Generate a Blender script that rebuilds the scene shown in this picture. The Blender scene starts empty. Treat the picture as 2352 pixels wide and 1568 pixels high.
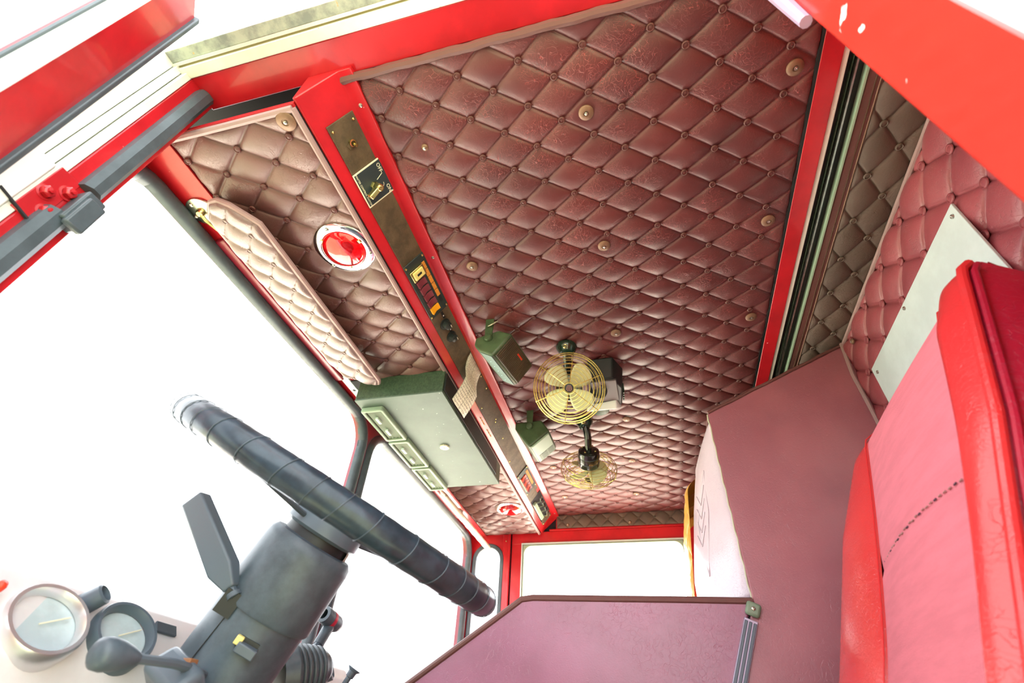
import bpy, math, random
from mathutils import Vector, Matrix
random.seed(7)
SC = bpy.context.scene
COL = SC.collection

# ------------------------------------------------------------------ camera, world, exposure
CAM = Vector((-0.26, 0.0, 0.72))
cd = bpy.data.cameras.new('camera'); cam = bpy.data.objects.new('camera', cd); COL.objects.link(cam)
_r = Vector((0.2451, -0.9683, 0.0488)).normalized()
_f = Vector((0.7313, 0.2175, 0.6465)).normalized()
_r = (_r - _f * _r.dot(_f)).normalized(); _u = _r.cross(_f)
cam.matrix_world = Matrix((( _r.x, _u.x, -_f.x, CAM.x), (_r.y, _u.y, -_f.y, CAM.y), (_r.z, _u.z, -_f.z, CAM.z), (0, 0, 0, 1)))
cd.sensor_width = 36.0; cd.lens = 36.0 * 1138.0 / 2352.0; cd.clip_start = 0.01; cd.clip_end = 200
cd.dof.use_dof = True; cd.dof.focus_distance = 1.05; cd.dof.aperture_fstop = 5.6
SC.camera = cam

w = bpy.data.worlds.new('overcast_sky'); SC.world = w; w.use_nodes = True
w.node_tree.nodes['Background'].inputs[0].default_value = (0.93, 0.97, 1.0, 1)
w.node_tree.nodes['Background'].inputs[1].default_value = 3.8

sd0 = bpy.data.lights.new('sun', 'SUN'); sd0.energy = 72.0; sd0.angle = math.radians(3); sd0.color = (1.0, 0.96, 0.88)
sun = bpy.data.objects.new('sun', sd0); COL.objects.link(sun)   # high on the passenger side: the driver's side stands in the truck's shade
sun.rotation_euler = Vector((-0.80, -0.10, -0.59)).to_track_quat('-Z', 'Y').to_euler()

SC.view_settings.view_transform = 'Standard'; SC.view_settings.look = 'None'
SC.view_settings.gamma = 1.0; SC.view_settings.use_curve_mapping = False
SC.view_settings.exposure = 0.62

# ------------------------------------------------------------------ helpers
def V(*a): return Vector(a)
WLOC = {}
def link(o, parent=None):
    COL.objects.link(o)
    if parent is not None: o.parent = parent
def tag(o, label=None, cat=None, group=None, kind=None):
    if label: o['label'] = label
    if cat: o['category'] = cat
    if group: o['group'] = group
    if kind: o['kind'] = kind
    return o
def thing(name, loc, label, cat, group=None):
    o = bpy.data.objects.new(name, None); o.location = loc; o.empty_display_size = 0.03
    COL.objects.link(o); WLOC[o] = Vector(loc); return tag(o, label, cat, group)
def wl(o): return WLOC.get(o, Vector((0, 0, 0)))
def place(name, me, parent, pos=(0, 0, 0), rot=None):
    o = bpy.data.objects.new(name, me); COL.objects.link(o)
    if parent is not None: o.parent = parent
    o.location = Vector(pos) - (wl(parent) if parent is not None else Vector((0, 0, 0)))
    WLOC[o] = Vector(pos)
    if rot is not None: o.rotation_mode = 'QUATERNION'; o.rotation_quaternion = rot
    return o
def frame(axis, hint=(0, 0, 1)):
    a = Vector(axis).normalized(); h = Vector(hint)
    if abs(a.dot(h.normalized())) > 0.97: h = Vector((1, 0, 0))
    u = h.cross(a).normalized(); v = a.cross(u)
    return u, v, a
class MB:
    def __init__(s): s.v = []; s.f = []
    def add(s, vs, fs):
        b = len(s.v); s.v += [tuple(x) for x in vs]; s.f += [tuple(b + i for i in f) for f in fs]; return s
    def hexa(s, p):  # 8 points, bottom 4 then top 4
        return s.add(p, [(0, 3, 2, 1), (4, 5, 6, 7), (0, 1, 5, 4), (1, 2, 6, 5), (2, 3, 7, 6), (3, 0, 4, 7)])
    def box(s, x0, x1, y0, y1, z0, z1):
        return s.hexa([(x0, y0, z0), (x1, y0, z0), (x1, y1, z0), (x0, y1, z0), (x0, y0, z1), (x1, y0, z1), (x1, y1, z1), (x0, y1, z1)])
    def obox(s, c, u, v, n, a, b, d):  # centre, three axes, half sizes
        c, u, v, n = map(Vector, (c, u, v, n))
        P = lambda i, j, k: c + u * a * i + v * b * j + n * d * k
        return s.hexa([P(-1, -1, -1), P(1, -1, -1), P(1, 1, -1), P(-1, 1, -1), P(-1, -1, 1), P(1, -1, 1), P(1, 1, 1), P(-1, 1, 1)])
    def tube(s, pts, r, n=8, closed=False, caps=True):
        pts = [Vector(p) for p in pts]; N = len(pts); rings = []
        prev = None
        for i, p in enumerate(pts):
            if closed: t = pts[(i + 1) % N] - pts[i - 1]
            else: t = pts[min(i + 1, N - 1)] - pts[max(i - 1, 0)]
            t.normalize()
            if prev is None: u, v, _ = frame(t)
            else:
                u = (prev - t * prev.dot(t))
                if u.length < 1e-6: u, v, _ = frame(t)
                u.normalize(); v = t.cross(u)
            prev = u
            rr = r[i] if isinstance(r, (list, tuple)) else r
            rings.append([p + (u * math.cos(a) + v * math.sin(a)) * rr for a in [2 * math.pi * k / n for k in range(n)]])
        vs = [q for R in rings for q in R]; fs = []
        for i in range(N if closed else N - 1):
            j = (i + 1) % N
            for k in range(n): fs.append((i * n + k, i * n + (k + 1) % n, j * n + (k + 1) % n, j * n + k))
        if caps and not closed: fs.append(tuple(reversed(range(n)))); fs.append(tuple((N - 1) * n + k for k in range(n)))
        return s.add(vs, fs)
    def lathe(s, prof, o=(0, 0, 0), axis=(0, 0, 1), n=24, hint=(0, 0, 1), a0=0, a1=2 * math.pi):
        u, v, a = frame(axis, hint); o = Vector(o); full = abs(a1 - a0 - 2 * math.pi) < 1e-6
        m = n if full else n + 1; vs = []; fs = []
        for r, h in prof:
            for k in range(m):
                t = a0 + (a1 - a0) * k / n; vs.append(o + a * h + (u * math.cos(t) + v * math.sin(t)) * max(r, 1e-5))
        for i in range(len(prof) - 1):
            for k in range(n):
                k2 = (k + 1) % m; fs.append((i * m + k, i * m + k2, (i + 1) * m + k2, (i + 1) * m + k))
        return s.add(vs, fs)
    def prism(s, poly, ext):  # polygon of 3d points extruded by vector
        n = len(poly); e = Vector(ext); P = [Vector(p) for p in poly]
        return s.add(P + [p + e for p in P], [tuple(range(n))] + [tuple(n + i for i in reversed(range(n)))] + [(i, i + n, (i + 1) % n + n, (i + 1) % n) for i in range(n)])
    def ring(s, outer, inner, ext):  # plate with a hole: matched loops
        n = len(outer); e = Vector(ext); O = [Vector(p) for p in outer]; I = [Vector(p) for p in inner]
        vs = O + I + [p + e for p in O] + [p + e for p in I]; fs = []
        for i in range(n):
            j = (i + 1) % n
            fs += [(i, j, n + j, n + i), (2 * n + i, 3 * n + i, 3 * n + j, 2 * n + j), (i, 2 * n + i, 2 * n + j, j), (n + i, n + j, 3 * n + j, 3 * n + i)]
        return s.add(vs, fs)
    def grid(s, fn, nu, nv):
        vs = [fn(i / nu, j / nv) for j in range(nv + 1) for i in range(nu + 1)]
        return s.add(vs, [(j * (nu + 1) + i, j * (nu + 1) + i + 1, (j + 1) * (nu + 1) + i + 1, (j + 1) * (nu + 1) + i) for j in range(nv) for i in range(nu)])
    def mesh(s, name, m, smooth=True, ang=35):
        import bmesh
        me = bpy.data.meshes.new(name); me.from_pydata(s.v, [], s.f)
        bm = bmesh.new(); bm.from_mesh(me); bmesh.ops.recalc_face_normals(bm, faces=bm.faces); bm.to_mesh(me); bm.free()
        me.materials.append(m)
        if smooth:
            me.polygons.foreach_set('use_smooth', [True] * len(me.polygons)); me.set_sharp_from_angle(angle=math.radians(ang))
        return me
    def build(s, name, m, parent=None, bevel=0, smooth=True, ang=35, seg=2):
        o = bpy.data.objects.new(name, s.mesh(name, m, smooth, ang)); COL.objects.link(o)
        if parent is not None: o.parent = parent; o.location = -wl(parent)
        if bevel:
            b = o.modifiers.new('bevel', 'BEVEL'); b.width = bevel; b.segments = seg; b.limit_method = 'ANGLE'; b.angle_limit = math.radians(40); b.harden_normals = False
        return o
def copy_tree(o, delta, parent=None):
    c = o.copy(); COL.objects.link(c); WLOC[c] = wl(o) + Vector(delta)
    if parent is None: c.location = o.location + Vector(delta)
    else: c.parent = parent
    for ch in o.children: copy_tree(ch, (0, 0, 0), c)
    return c
def text_mesh(txt, size, m, depth=0.0003):
    cu = bpy.data.curves.new('lettering', 'FONT'); cu.body = txt; cu.size = size; cu.align_x = 'CENTER'; cu.align_y = 'CENTER'; cu.extrude = depth; cu.resolution_u = 2
    o = bpy.data.objects.new('lettering', cu); COL.objects.link(o)
    dg = bpy.context.evaluated_depsgraph_get(); dg.update()
    me = bpy.data.meshes.new_from_object(o.evaluated_get(dg)); me.materials.clear(); me.materials.append(m)
    bpy.data.objects.remove(o); return me
def rot_from(xa, ya, za):
    return Matrix(((xa[0], ya[0], za[0]), (xa[1], ya[1], za[1]), (xa[2], ya[2], za[2]))).to_quaternion()

# ------------------------------------------------------------------ materials
def mat(name, col, rough=0.5, metal=0.0, spec=0.5, coat=0.0, bump=0, bscale=80, var=0.0, vscale=6, col2=None, trans=0, ior=1.45, spots=None, stretch=None, thr=(0.4, 0.6)):
    m = bpy.data.materials.new(name); m.use_nodes = True; nt = m.node_tree; N = nt.nodes; L = nt.links
    b = N['Principled BSDF']
    b.inputs['Base Color'].default_value = (*col, 1); b.inputs['Roughness'].default_value = rough; b.inputs['Metallic'].default_value = metal
    b.inputs['Specular IOR Level'].default_value = spec; b.inputs['Coat Weight'].default_value = coat; b.inputs['Coat Roughness'].default_value = 0.08
    b.inputs['Transmission Weight'].default_value = trans; b.inputs['IOR'].default_value = ior
    tc = N.new('ShaderNodeTexCoord'); src = tc.outputs['Object']
    if stretch:
        mp = N.new('ShaderNodeMapping'); mp.inputs['Scale'].default_value = stretch; L.new(src, mp.inputs['Vector']); src = mp.outputs['Vector']
    last = None
    if var or col2:
        n = N.new('ShaderNodeTexNoise'); n.inputs['Scale'].default_value = vscale; n.inputs['Detail'].default_value = 6; n.inputs['Roughness'].default_value = 0.65; L.new(src, n.inputs['Vector'])
        r = N.new('ShaderNodeValToRGB'); c2 = col2 or tuple(min(1, c * (1 + var)) for c in col); c1 = col if col2 else tuple(c * (1 - var) for c in col)
        r.color_ramp.elements[0].position = thr[0]; r.color_ramp.elements[1].position = thr[1]
        r.color_ramp.elements[0].color = (*c1, 1); r.color_ramp.elements[1].color = (*c2, 1)
        L.new(n.outputs['Fac'], r.inputs['Fac']); last = r.outputs['Color']
    if spots:
        sc, th, sc_col = spots
        n2 = N.new('ShaderNodeTexNoise'); n2.inputs['Scale'].default_value = sc; n2.inputs['Detail'].default_value = 3; L.new(src, n2.inputs['Vector'])
        r2 = N.new('ShaderNodeValToRGB'); r2.color_ramp.elements[0].position = th; r2.color_ramp.elements[1].position = th + 0.02
        r2.color_ramp.elements[0].color = (0, 0, 0, 1); r2.color_ramp.elements[1].color = (1, 1, 1, 1); L.new(n2.outputs['Fac'], r2.inputs['Fac'])
        mx = N.new('ShaderNodeMixRGB'); mx.inputs['Color2'].default_value = (*sc_col, 1); L.new(r2.outputs['Color'], mx.inputs['Fac'])
        if last: L.new(last, mx.inputs['Color1'])
        else: mx.inputs['Color1'].default_value = (*col, 1)
        last = mx.outputs['Color']
    if last: L.new(last, b.inputs['Base Color'])
    if bump:
        n = N.new('ShaderNodeTexNoise'); n.inputs['Scale'].default_value = bscale; n.inputs['Detail'].default_value = 4; L.new(src, n.inputs['Vector'])
        bp = N.new('ShaderNodeBump'); bp.inputs['Strength'].default_value = bump; bp.inputs['Distance'].default_value = 0.002
        L.new(n.outputs['Fac'], bp.inputs['Height']); L.new(bp.outputs['Normal'], b.inputs['Normal'])
    return m
def vinyl(name, col, col2, vein, rough=0.42, spec=0.5, vein_amt=0.5, wr=0.35, grain=0.25, wscale=75):
    m = bpy.data.materials.new(name); m.use_nodes = True; nt = m.node_tree; N = nt.nodes; L = nt.links
    b = N['Principled BSDF']; b.inputs['Roughness'].default_value = rough; b.inputs['Specular IOR Level'].default_value = spec
    tc = N.new('ShaderNodeTexCoord')
    n = N.new('ShaderNodeTexNoise'); n.inputs['Scale'].default_value = 7; n.inputs['Detail'].default_value = 5; L.new(tc.outputs['Object'], n.inputs['Vector'])
    r = N.new('ShaderNodeValToRGB'); r.color_ramp.elements[0].position = 0.38; r.color_ramp.elements[1].position = 0.62
    r.color_ramp.elements[0].color = (*col, 1); r.color_ramp.elements[1].color = (*col2, 1); L.new(n.outputs['Fac'], r.inputs['Fac'])
    # distorted cell edges = fine creases
    nd = N.new('ShaderNodeTexNoise'); nd.inputs['Scale'].default_value = 14; nd.inputs['Detail'].default_value = 3; L.new(tc.outputs['Object'], nd.inputs['Vector'])
    ad = N.new('ShaderNodeMixRGB'); ad.blend_type = 'LINEAR_LIGHT'; ad.inputs['Fac'].default_value = 0.10; L.new(tc.outputs['Object'], ad.inputs['Color1']); L.new(nd.outputs['Color'], ad.inputs['Color2'])
    vo = N.new('ShaderNodeTexVoronoi'); vo.feature = 'DISTANCE_TO_EDGE'; vo.inputs['Scale'].default_value = wscale; L.new(ad.outputs['Color'], vo.inputs['Vector'])
    vr = N.new('ShaderNodeValToRGB'); vr.color_ramp.elements[0].position = 0.0; vr.color_ramp.elements[1].position = 0.03
    vr.color_ramp.elements[0].color = (1, 1, 1, 1); vr.color_ramp.elements[1].color = (0, 0, 0, 1); L.new(vo.outputs['Distance'], vr.inputs['Fac'])
    nm = N.new('ShaderNodeTexNoise'); nm.inputs['Scale'].default_value = 11; nm.inputs['Detail'].default_value = 2; L.new(tc.outputs['Object'], nm.inputs['Vector'])
    nr = N.new('ShaderNodeValToRGB'); nr.color_ramp.elements[0].position = 0.38; nr.color_ramp.elements[1].position = 0.58; L.new(nm.outputs['Fac'], nr.inputs['Fac'])
    mu = N.new('ShaderNodeMath'); mu.operation = 'MULTIPLY'; L.new(vr.outputs['Color'], mu.inputs[0]); L.new(nr.outputs['Color'], mu.inputs[1])
    mu2 = N.new('ShaderNodeMath'); mu2.operation = 'MULTIPLY'; mu2.inputs[1].default_value = vein_amt; L.new(mu.outputs[0], mu2.inputs[0])
    mx = N.new('ShaderNodeMixRGB'); L.new(mu2.outputs[0], mx.inputs['Fac']); L.new(r.outputs['Color'], mx.inputs['Color1']); mx.inputs['Color2'].default_value = (*vein, 1)
    L.new(mx.outputs['Color'], b.inputs['Base Color'])
    ng = N.new('ShaderNodeTexNoise'); ng.inputs['Scale'].default_value = 330; ng.inputs['Detail'].default_value = 3; L.new(tc.outputs['Object'], ng.inputs['Vector'])
    b1 = N.new('ShaderNodeBump'); b1.inputs['Strength'].default_value = grain; b1.inputs['Distance'].default_value = 0.001; L.new(ng.outputs['Fac'], b1.inputs['Height'])
    b2 = N.new('ShaderNodeBump'); b2.inputs['Strength'].default_value = wr; b2.inputs['Distance'].default_value = 0.002; b2.invert = True
    L.new(mu.outputs[0], b2.inputs['Height']); L.new(b1.outputs['Normal'], b2.inputs['Normal']); L.new(b2.outputs['Normal'], b.inputs['Normal'])
    return m
def glass_mat(name, tint=(1, 1, 1)):
    m = bpy.data.materials.new(name); m.use_nodes = True; nt = m.node_tree; N = nt.nodes; L = nt.links; N.remove(N['Principled BSDF'])
    t = N.new('ShaderNodeBsdfTransparent'); t.inputs['Color'].default_value = (*tint, 1)
    g = N.new('ShaderNodeBsdfGlossy'); g.inputs['Roughness'].default_value = 0.02
    f = N.new('ShaderNodeLayerWeight'); f.inputs['Blend'].default_value = 0.5; mx = N.new('ShaderNodeMixShader')
    pw = N.new('ShaderNodeMath'); pw.operation = 'POWER'; pw.inputs[1].default_value = 5.0; L.new(f.outputs['Facing'], pw.inputs[0])
    ma = N.new('ShaderNodeMath'); ma.operation = 'MULTIPLY_ADD'; ma.inputs[1].default_value = 0.5; ma.inputs[2].default_value = 0.03; L.new(pw.outputs[0], ma.inputs[0])
    L.new(ma.outputs[0], mx.inputs[0]); L.new(t.outputs[0], mx.inputs[1]); L.new(g.outputs[0], mx.inputs[2]); L.new(mx.outputs[0], N['Material Output'].inputs[0])
    return m
K = {}
K['ceil'] = vinyl('burgundy_vinyl', (0.088, 0.022, 0.024), (0.122, 0.028, 0.029), (0.34, 0.05, 0.05), rough=0.42, vein_amt=0.8, spec=0.6, wscale=95)
K['panel'] = vinyl('faded_burgundy_vinyl', (0.115, 0.05, 0.049), (0.15, 0.063, 0.056), (0.2, 0.08, 0.07), vein_amt=0.2, spec=0.7)
K['visor'] = vinyl('pale_pink_vinyl', (0.165, 0.108, 0.108), (0.19, 0.125, 0.12), (0.22, 0.15, 0.14), vein_amt=0.15, spec=0.7)
K['visor2'] = vinyl('off_white_vinyl', (0.62, 0.54, 0.46), (0.68, 0.60, 0.50), (0.7, 0.6, 0.5), vein_amt=0.1)  # off-white, much paler than the driver's visor
K['darkquilt'] = vinyl('dark_brown_vinyl', (0.085, 0.062, 0.05), (0.125, 0.092, 0.074), (0.15, 0.12, 0.1), rough=0.7, vein_amt=0.2)  # browner and rougher than the main headliner vinyl
K['wallvinyl'] = vinyl('wine_vinyl', (0.23, 0.048, 0.062), (0.29, 0.066, 0.08), (0.42, 0.16, 0.17), rough=0.35, vein_amt=0.2)
K['cover'] = vinyl('plum_vinyl', (0.23, 0.078, 0.135), (0.28, 0.095, 0.17), (0.40, 0.20, 0.26), rough=0.38, spec=0.8, vein_amt=0.14, wr=0.22, wscale=60)
K['tower'] = vinyl('rose_plum_vinyl', (0.285, 0.10, 0.125), (0.34, 0.125, 0.15), (0.45, 0.24, 0.27), rough=0.38, spec=0.8, vein_amt=0.14, wr=0.22, wscale=60)
K['pad'] = vinyl('glare_pale_plum_pad', (0.50, 0.42, 0.47), (0.55, 0.47, 0.52), (0.55, 0.5, 0.5), rough=0.22, vein_amt=0.15)  # plum vinyl with the windscreen glare put into its pale colour
K['mustard'] = vinyl('mustard_vinyl', (0.55, 0.30, 0.05), (0.62, 0.36, 0.08), (0.6, 0.4, 0.2), rough=0.3, vein_amt=0.15)
K['pipe'] = mat('brown_piping', (0.13, 0.055, 0.05), 0.5, bump=0.3, bscale=120)
K['pipe_pale'] = mat('mauve_piping', (0.30, 0.20, 0.20), 0.5, bump=0.3, bscale=120)
K['button'] = mat('button_vinyl', (0.105, 0.034, 0.033), 0.42)
K['red'] = mat('red_paint', (0.44, 0.010, 0.017), 0.3, coat=0.35, var=0.12, vscale=9, spots=(70, 0.76, (0.75, 0.35, 0.33)))
K['redlit'] = mat('lit_red_paint', (0.66, 0.035, 0.022), 0.3, coat=0.4, var=0.06, vscale=4, spots=(26, 0.70, (0.9, 0.72, 0.70)))  # cab red with the near pillar's strong light put into the colour
K['redshade'] = mat('shaded_red_paint', (0.20, 0.01, 0.025), 0.3, coat=0.4)  # red frame paint darkened to stand in for its shaded face
K['cream'] = mat('cream_paint', (0.72, 0.74, 0.67), 0.4, var=0.05, vscale=15, spots=(60, 0.73, (0.35, 0.33, 0.2)))
K['alu'] = mat('weathered_aluminium', (0.42, 0.46, 0.40), 0.45, metal=0.3, col2=(0.22, 0.25, 0.24), vscale=24, spots=(40, 0.70, (0.5, 0.38, 0.2)))
K['white'] = mat('white_paint', (0.74, 0.78, 0.76), 0.45)
K['plate'] = mat('pale_grey_metal', (0.50, 0.60, 0.60), 0.5, var=0.05, vscale=12)
K['rubber'] = mat('slate_rubber', (0.055, 0.075, 0.09), 0.38, bump=0.15, bscale=60, var=0.15, vscale=20)
K['black'] = mat('black_plastic', (0.012, 0.016, 0.017), 0.45)
K['blackgloss'] = mat('black_enamel', (0.012, 0.016, 0.014), 0.12, coat=0.5)
K['greenblack'] = mat('green_black_enamel', (0.012, 0.03, 0.02), 0.15, coat=0.5)
K['chrome'] = mat('chrome', (0.85, 0.85, 0.86), 0.12, metal=1.0)
K['steel'] = mat('steel', (0.55, 0.56, 0.50), 0.3, metal=1.0, var=0.15, vscale=60)
K['brass'] = mat('brass', (0.62, 0.55, 0.22), 0.25, metal=1.0, var=0.15, vscale=60)
K['brassw'] = mat('brass_wire', (0.55, 0.46, 0.14), 0.3, metal=0.9, var=0.3, vscale=120)
K['leatherette'] = mat('brown_leatherette', (0.06, 0.042, 0.024), 0.55, col2=(0.105, 0.072, 0.04), vscale=30, bump=0.3, bscale=200)
K['acbody'] = mat('pale_green_enamel', (0.085, 0.122, 0.102), 0.55, spec=0.35, var=0.06, vscale=10, spots=(95, 0.72, (0.3, 0.36, 0.32)), bump=0.1, bscale=300)
K['acside'] = mat('dark_green_crackle', (0.025, 0.05, 0.03), 0.45, col2=(0.045, 0.08, 0.045), vscale=150, bump=0.4, bscale=350)
K['acdark'] = mat('near_black_green', (0.012, 0.018, 0.018), 0.5)
K['vent'] = mat('sage_plastic', (0.17, 0.24, 0.165), 0.5)
K['ventpale'] = mat('pale_tab_plastic', (0.45, 0.55, 0.5), 0.4)
K['spk'] = mat('olive_green_plastic', (0.05, 0.085, 0.04), 0.42, var=0.2, vscale=25)
K['spkside'] = mat('blue_grey_plastic', (0.13, 0.20, 0.19), 0.35)
K['grille'] = mat('brown_grille', (0.045, 0.035, 0.018), 0.6, bump=0.6, bscale=500)
K['spkpale'] = mat('pale_sage_plastic', (0.30, 0.42, 0.31), 0.4, var=0.05)
K['redtag'] = mat('red_badge', (0.75, 0.05, 0.02), 0.4)
K['ltblue'] = mat('pale_blue_print', (0.40, 0.62, 0.68), 0.4)
K['blade'] = mat('cream_fan_blade', (0.55, 0.58, 0.33), 0.35)
K['navy'] = mat('dark_blue_plate', (0.022, 0.035, 0.042), 0.45)
K['ivory'] = mat('ivory_print', (0.72, 0.72, 0.55), 0.5)
K['orange'] = mat('amber_label', (0.62, 0.24, 0.03), 0.5, var=0.15, vscale=300)
K['amber'] = mat('amber_rocker', (0.85, 0.38, 0.01), 0.3)
K['rocker'] = mat('dark_red_rocker', (0.17, 0.03, 0.045), 0.3)
K['yellow'] = mat('yellow_plastic', (0.72, 0.65, 0.22), 0.35)
K['switchbk'] = mat('switch_panel_black', (0.018, 0.03, 0.03), 0.45)
K['gold'] = mat('copper_washer', (0.20, 0.115, 0.075), 0.42, metal=0.25, var=0.1, vscale=60)
K['goldside'] = mat('brown_washer', (0.24, 0.15, 0.095), 0.42, metal=0.3)
K['slate'] = mat('slate_grey_plastic', (0.058, 0.082, 0.102), 0.42, var=0.25, vscale=14, bump=0.08, bscale=200)
K['slate2'] = mat('mid_grey_plastic', (0.078, 0.108, 0.135), 0.35)
K['tape'] = mat('wrapped_black_tape', (0.020, 0.034, 0.048), 0.28, spec=0.45, bump=0.3, bscale=40, var=0.3, vscale=30)
K['dash'] = mat('pale_dash_paint', (0.62, 0.61, 0.61), 0.35, coat=0.2, var=0.06, vscale=8, spots=(9, 0.69, (0.42, 0.30, 0.25)))
K['dial'] = mat('gauge_dial', (0.42, 0.52, 0.54), 0.3, var=0.1, vscale=20)
K['mortar'] = mat('worn_pale_band', (0.52, 0.53, 0.48), 0.7, col2=(0.35, 0.36, 0.3), vscale=60, bump=0.5, bscale=150)
K['fabric'] = mat('coral_sheen_fabric', (0.58, 0.165, 0.20), 0.85, var=0.06, vscale=12, bump=0.5, bscale=260, spec=0.2, stretch=(1, 1, 6))  # pale sheen of the grazing view put into the fabric colour
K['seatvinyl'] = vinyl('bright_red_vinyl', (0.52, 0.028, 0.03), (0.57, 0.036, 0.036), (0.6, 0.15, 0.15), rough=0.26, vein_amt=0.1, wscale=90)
K['seatside'] = vinyl('shaded_red_vinyl', (0.30, 0.008, 0.03), (0.34, 0.012, 0.035), (0.4, 0.05, 0.08), rough=0.33, vein_amt=0.1)  # seat red darkened: the shade on the seat side is in the colour
K['lens'] = mat('red_lens', (0.75, 0.01, 0.02), 0.05, coat=1.0, trans=0.75, ior=1.3)
K['glass'] = glass_mat('window_glass')
K['floorm'] = mat('black_floor_mat', (0.05, 0.05, 0.05), 0.7, bump=0.3, bscale=120)
K['groundm'] = mat('bounce_concrete', (0.58, 0.54, 0.46), 0.9, col2=(0.50, 0.48, 0.40), vscale=0.4)
K['grassm'] = mat('dry_grass', (0.14, 0.15, 0.085), 0.95, col2=(0.20, 0.205, 0.125), vscale=1.5, bump=0.6, bscale=30)
K['void'] = mat('dark_void', (0.02, 0.02, 0.025), 0.9)  # near-black for hidden backs, also put in for shade in gaps and holes
K['greenfoam'] = mat('green_foam', (0.30, 0.38, 0.15), 0.8)
K['stitch'] = mat('pale_stitch', (0.30, 0.15, 0.14), 0.6)
K['darkstitch'] = mat('dark_stitch', (0.06, 0.03, 0.05), 0.6)
K['brakered'] = mat('red_band', (0.5, 0.02, 0.05), 0.4)
# printed paper: rows and columns of print on cream paper (flat print)
def paper_mat():
    m = bpy.data.materials.new('printed_paper'); m.use_nodes = True; nt = m.node_tree; N = nt.nodes; L = nt.links; b = N['Principled BSDF']; b.inputs['Roughness'].default_value = 0.7
    uv = N.new('ShaderNodeUVMap'); sx = N.new('ShaderNodeSeparateXYZ'); L.new(uv.outputs['UV'], sx.inputs[0])
    def stripe(out, n, wdt):
        a = N.new('ShaderNodeMath'); a.operation = 'MULTIPLY'; a.inputs[1].default_value = n; L.new(out, a.inputs[0])
        c = N.new('ShaderNodeMath'); c.operation = 'FRACT'; L.new(a.outputs[0], c.inputs[0])
        d = N.new('ShaderNodeMath'); d.operation = 'LESS_THAN'; d.inputs[1].default_value = wdt; L.new(c.outputs[0], d.inputs[0]); return d.outputs[0]
    lines = stripe(sx.outputs['X'], 20, 0.22); cols = stripe(sx.outputs['Y'], 2, 0.05)
    no = N.new('ShaderNodeTexNoise'); no.inputs['Scale'].default_value = 26; L.new(uv.outputs['UV'], no.inputs['Vector'])
    th = N.new('ShaderNodeMath'); th.operation = 'GREATER_THAN'; th.inputs[1].default_value = 0.52; L.new(no.outputs['Fac'], th.inputs[0])
    rows = stripe(sx.outputs['X'], 20, 0.62); wd = N.new('ShaderNodeMath'); wd.operation = 'MULTIPLY'; L.new(rows, wd.inputs[0]); L.new(th.outputs[0], wd.inputs[1])
    half = N.new('ShaderNodeMath'); half.operation = 'MULTIPLY'; half.inputs[1].default_value = 0.7; L.new(wd.outputs[0], half.inputs[0])
    mx1 = N.new('ShaderNodeMath'); mx1.operation = 'MAXIMUM'; L.new(lines, mx1.inputs[0]); L.new(cols, mx1.inputs[1])
    hl = N.new('ShaderNodeMath'); hl.operation = 'MULTIPLY'; hl.inputs[1].default_value = 0.55; L.new(mx1.outputs[0], hl.inputs[0])
    mx2 = N.new('ShaderNodeMath'); mx2.operation = 'MAXIMUM'; L.new(hl.outputs[0], mx2.inputs[0]); L.new(half.outputs[0], mx2.inputs[1])
    c = N.new('ShaderNodeMixRGB'); c.inputs['Color1'].default_value = (0.80, 0.80, 0.64, 1); c.inputs['Color2'].default_value = (0.18, 0.18, 0.12, 1); L.new(mx2.outputs[0], c.inputs['Fac']); L.new(c.outputs['Color'], b.inputs['Base Color'])
    return m
K['paper'] = paper_mat()

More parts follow.
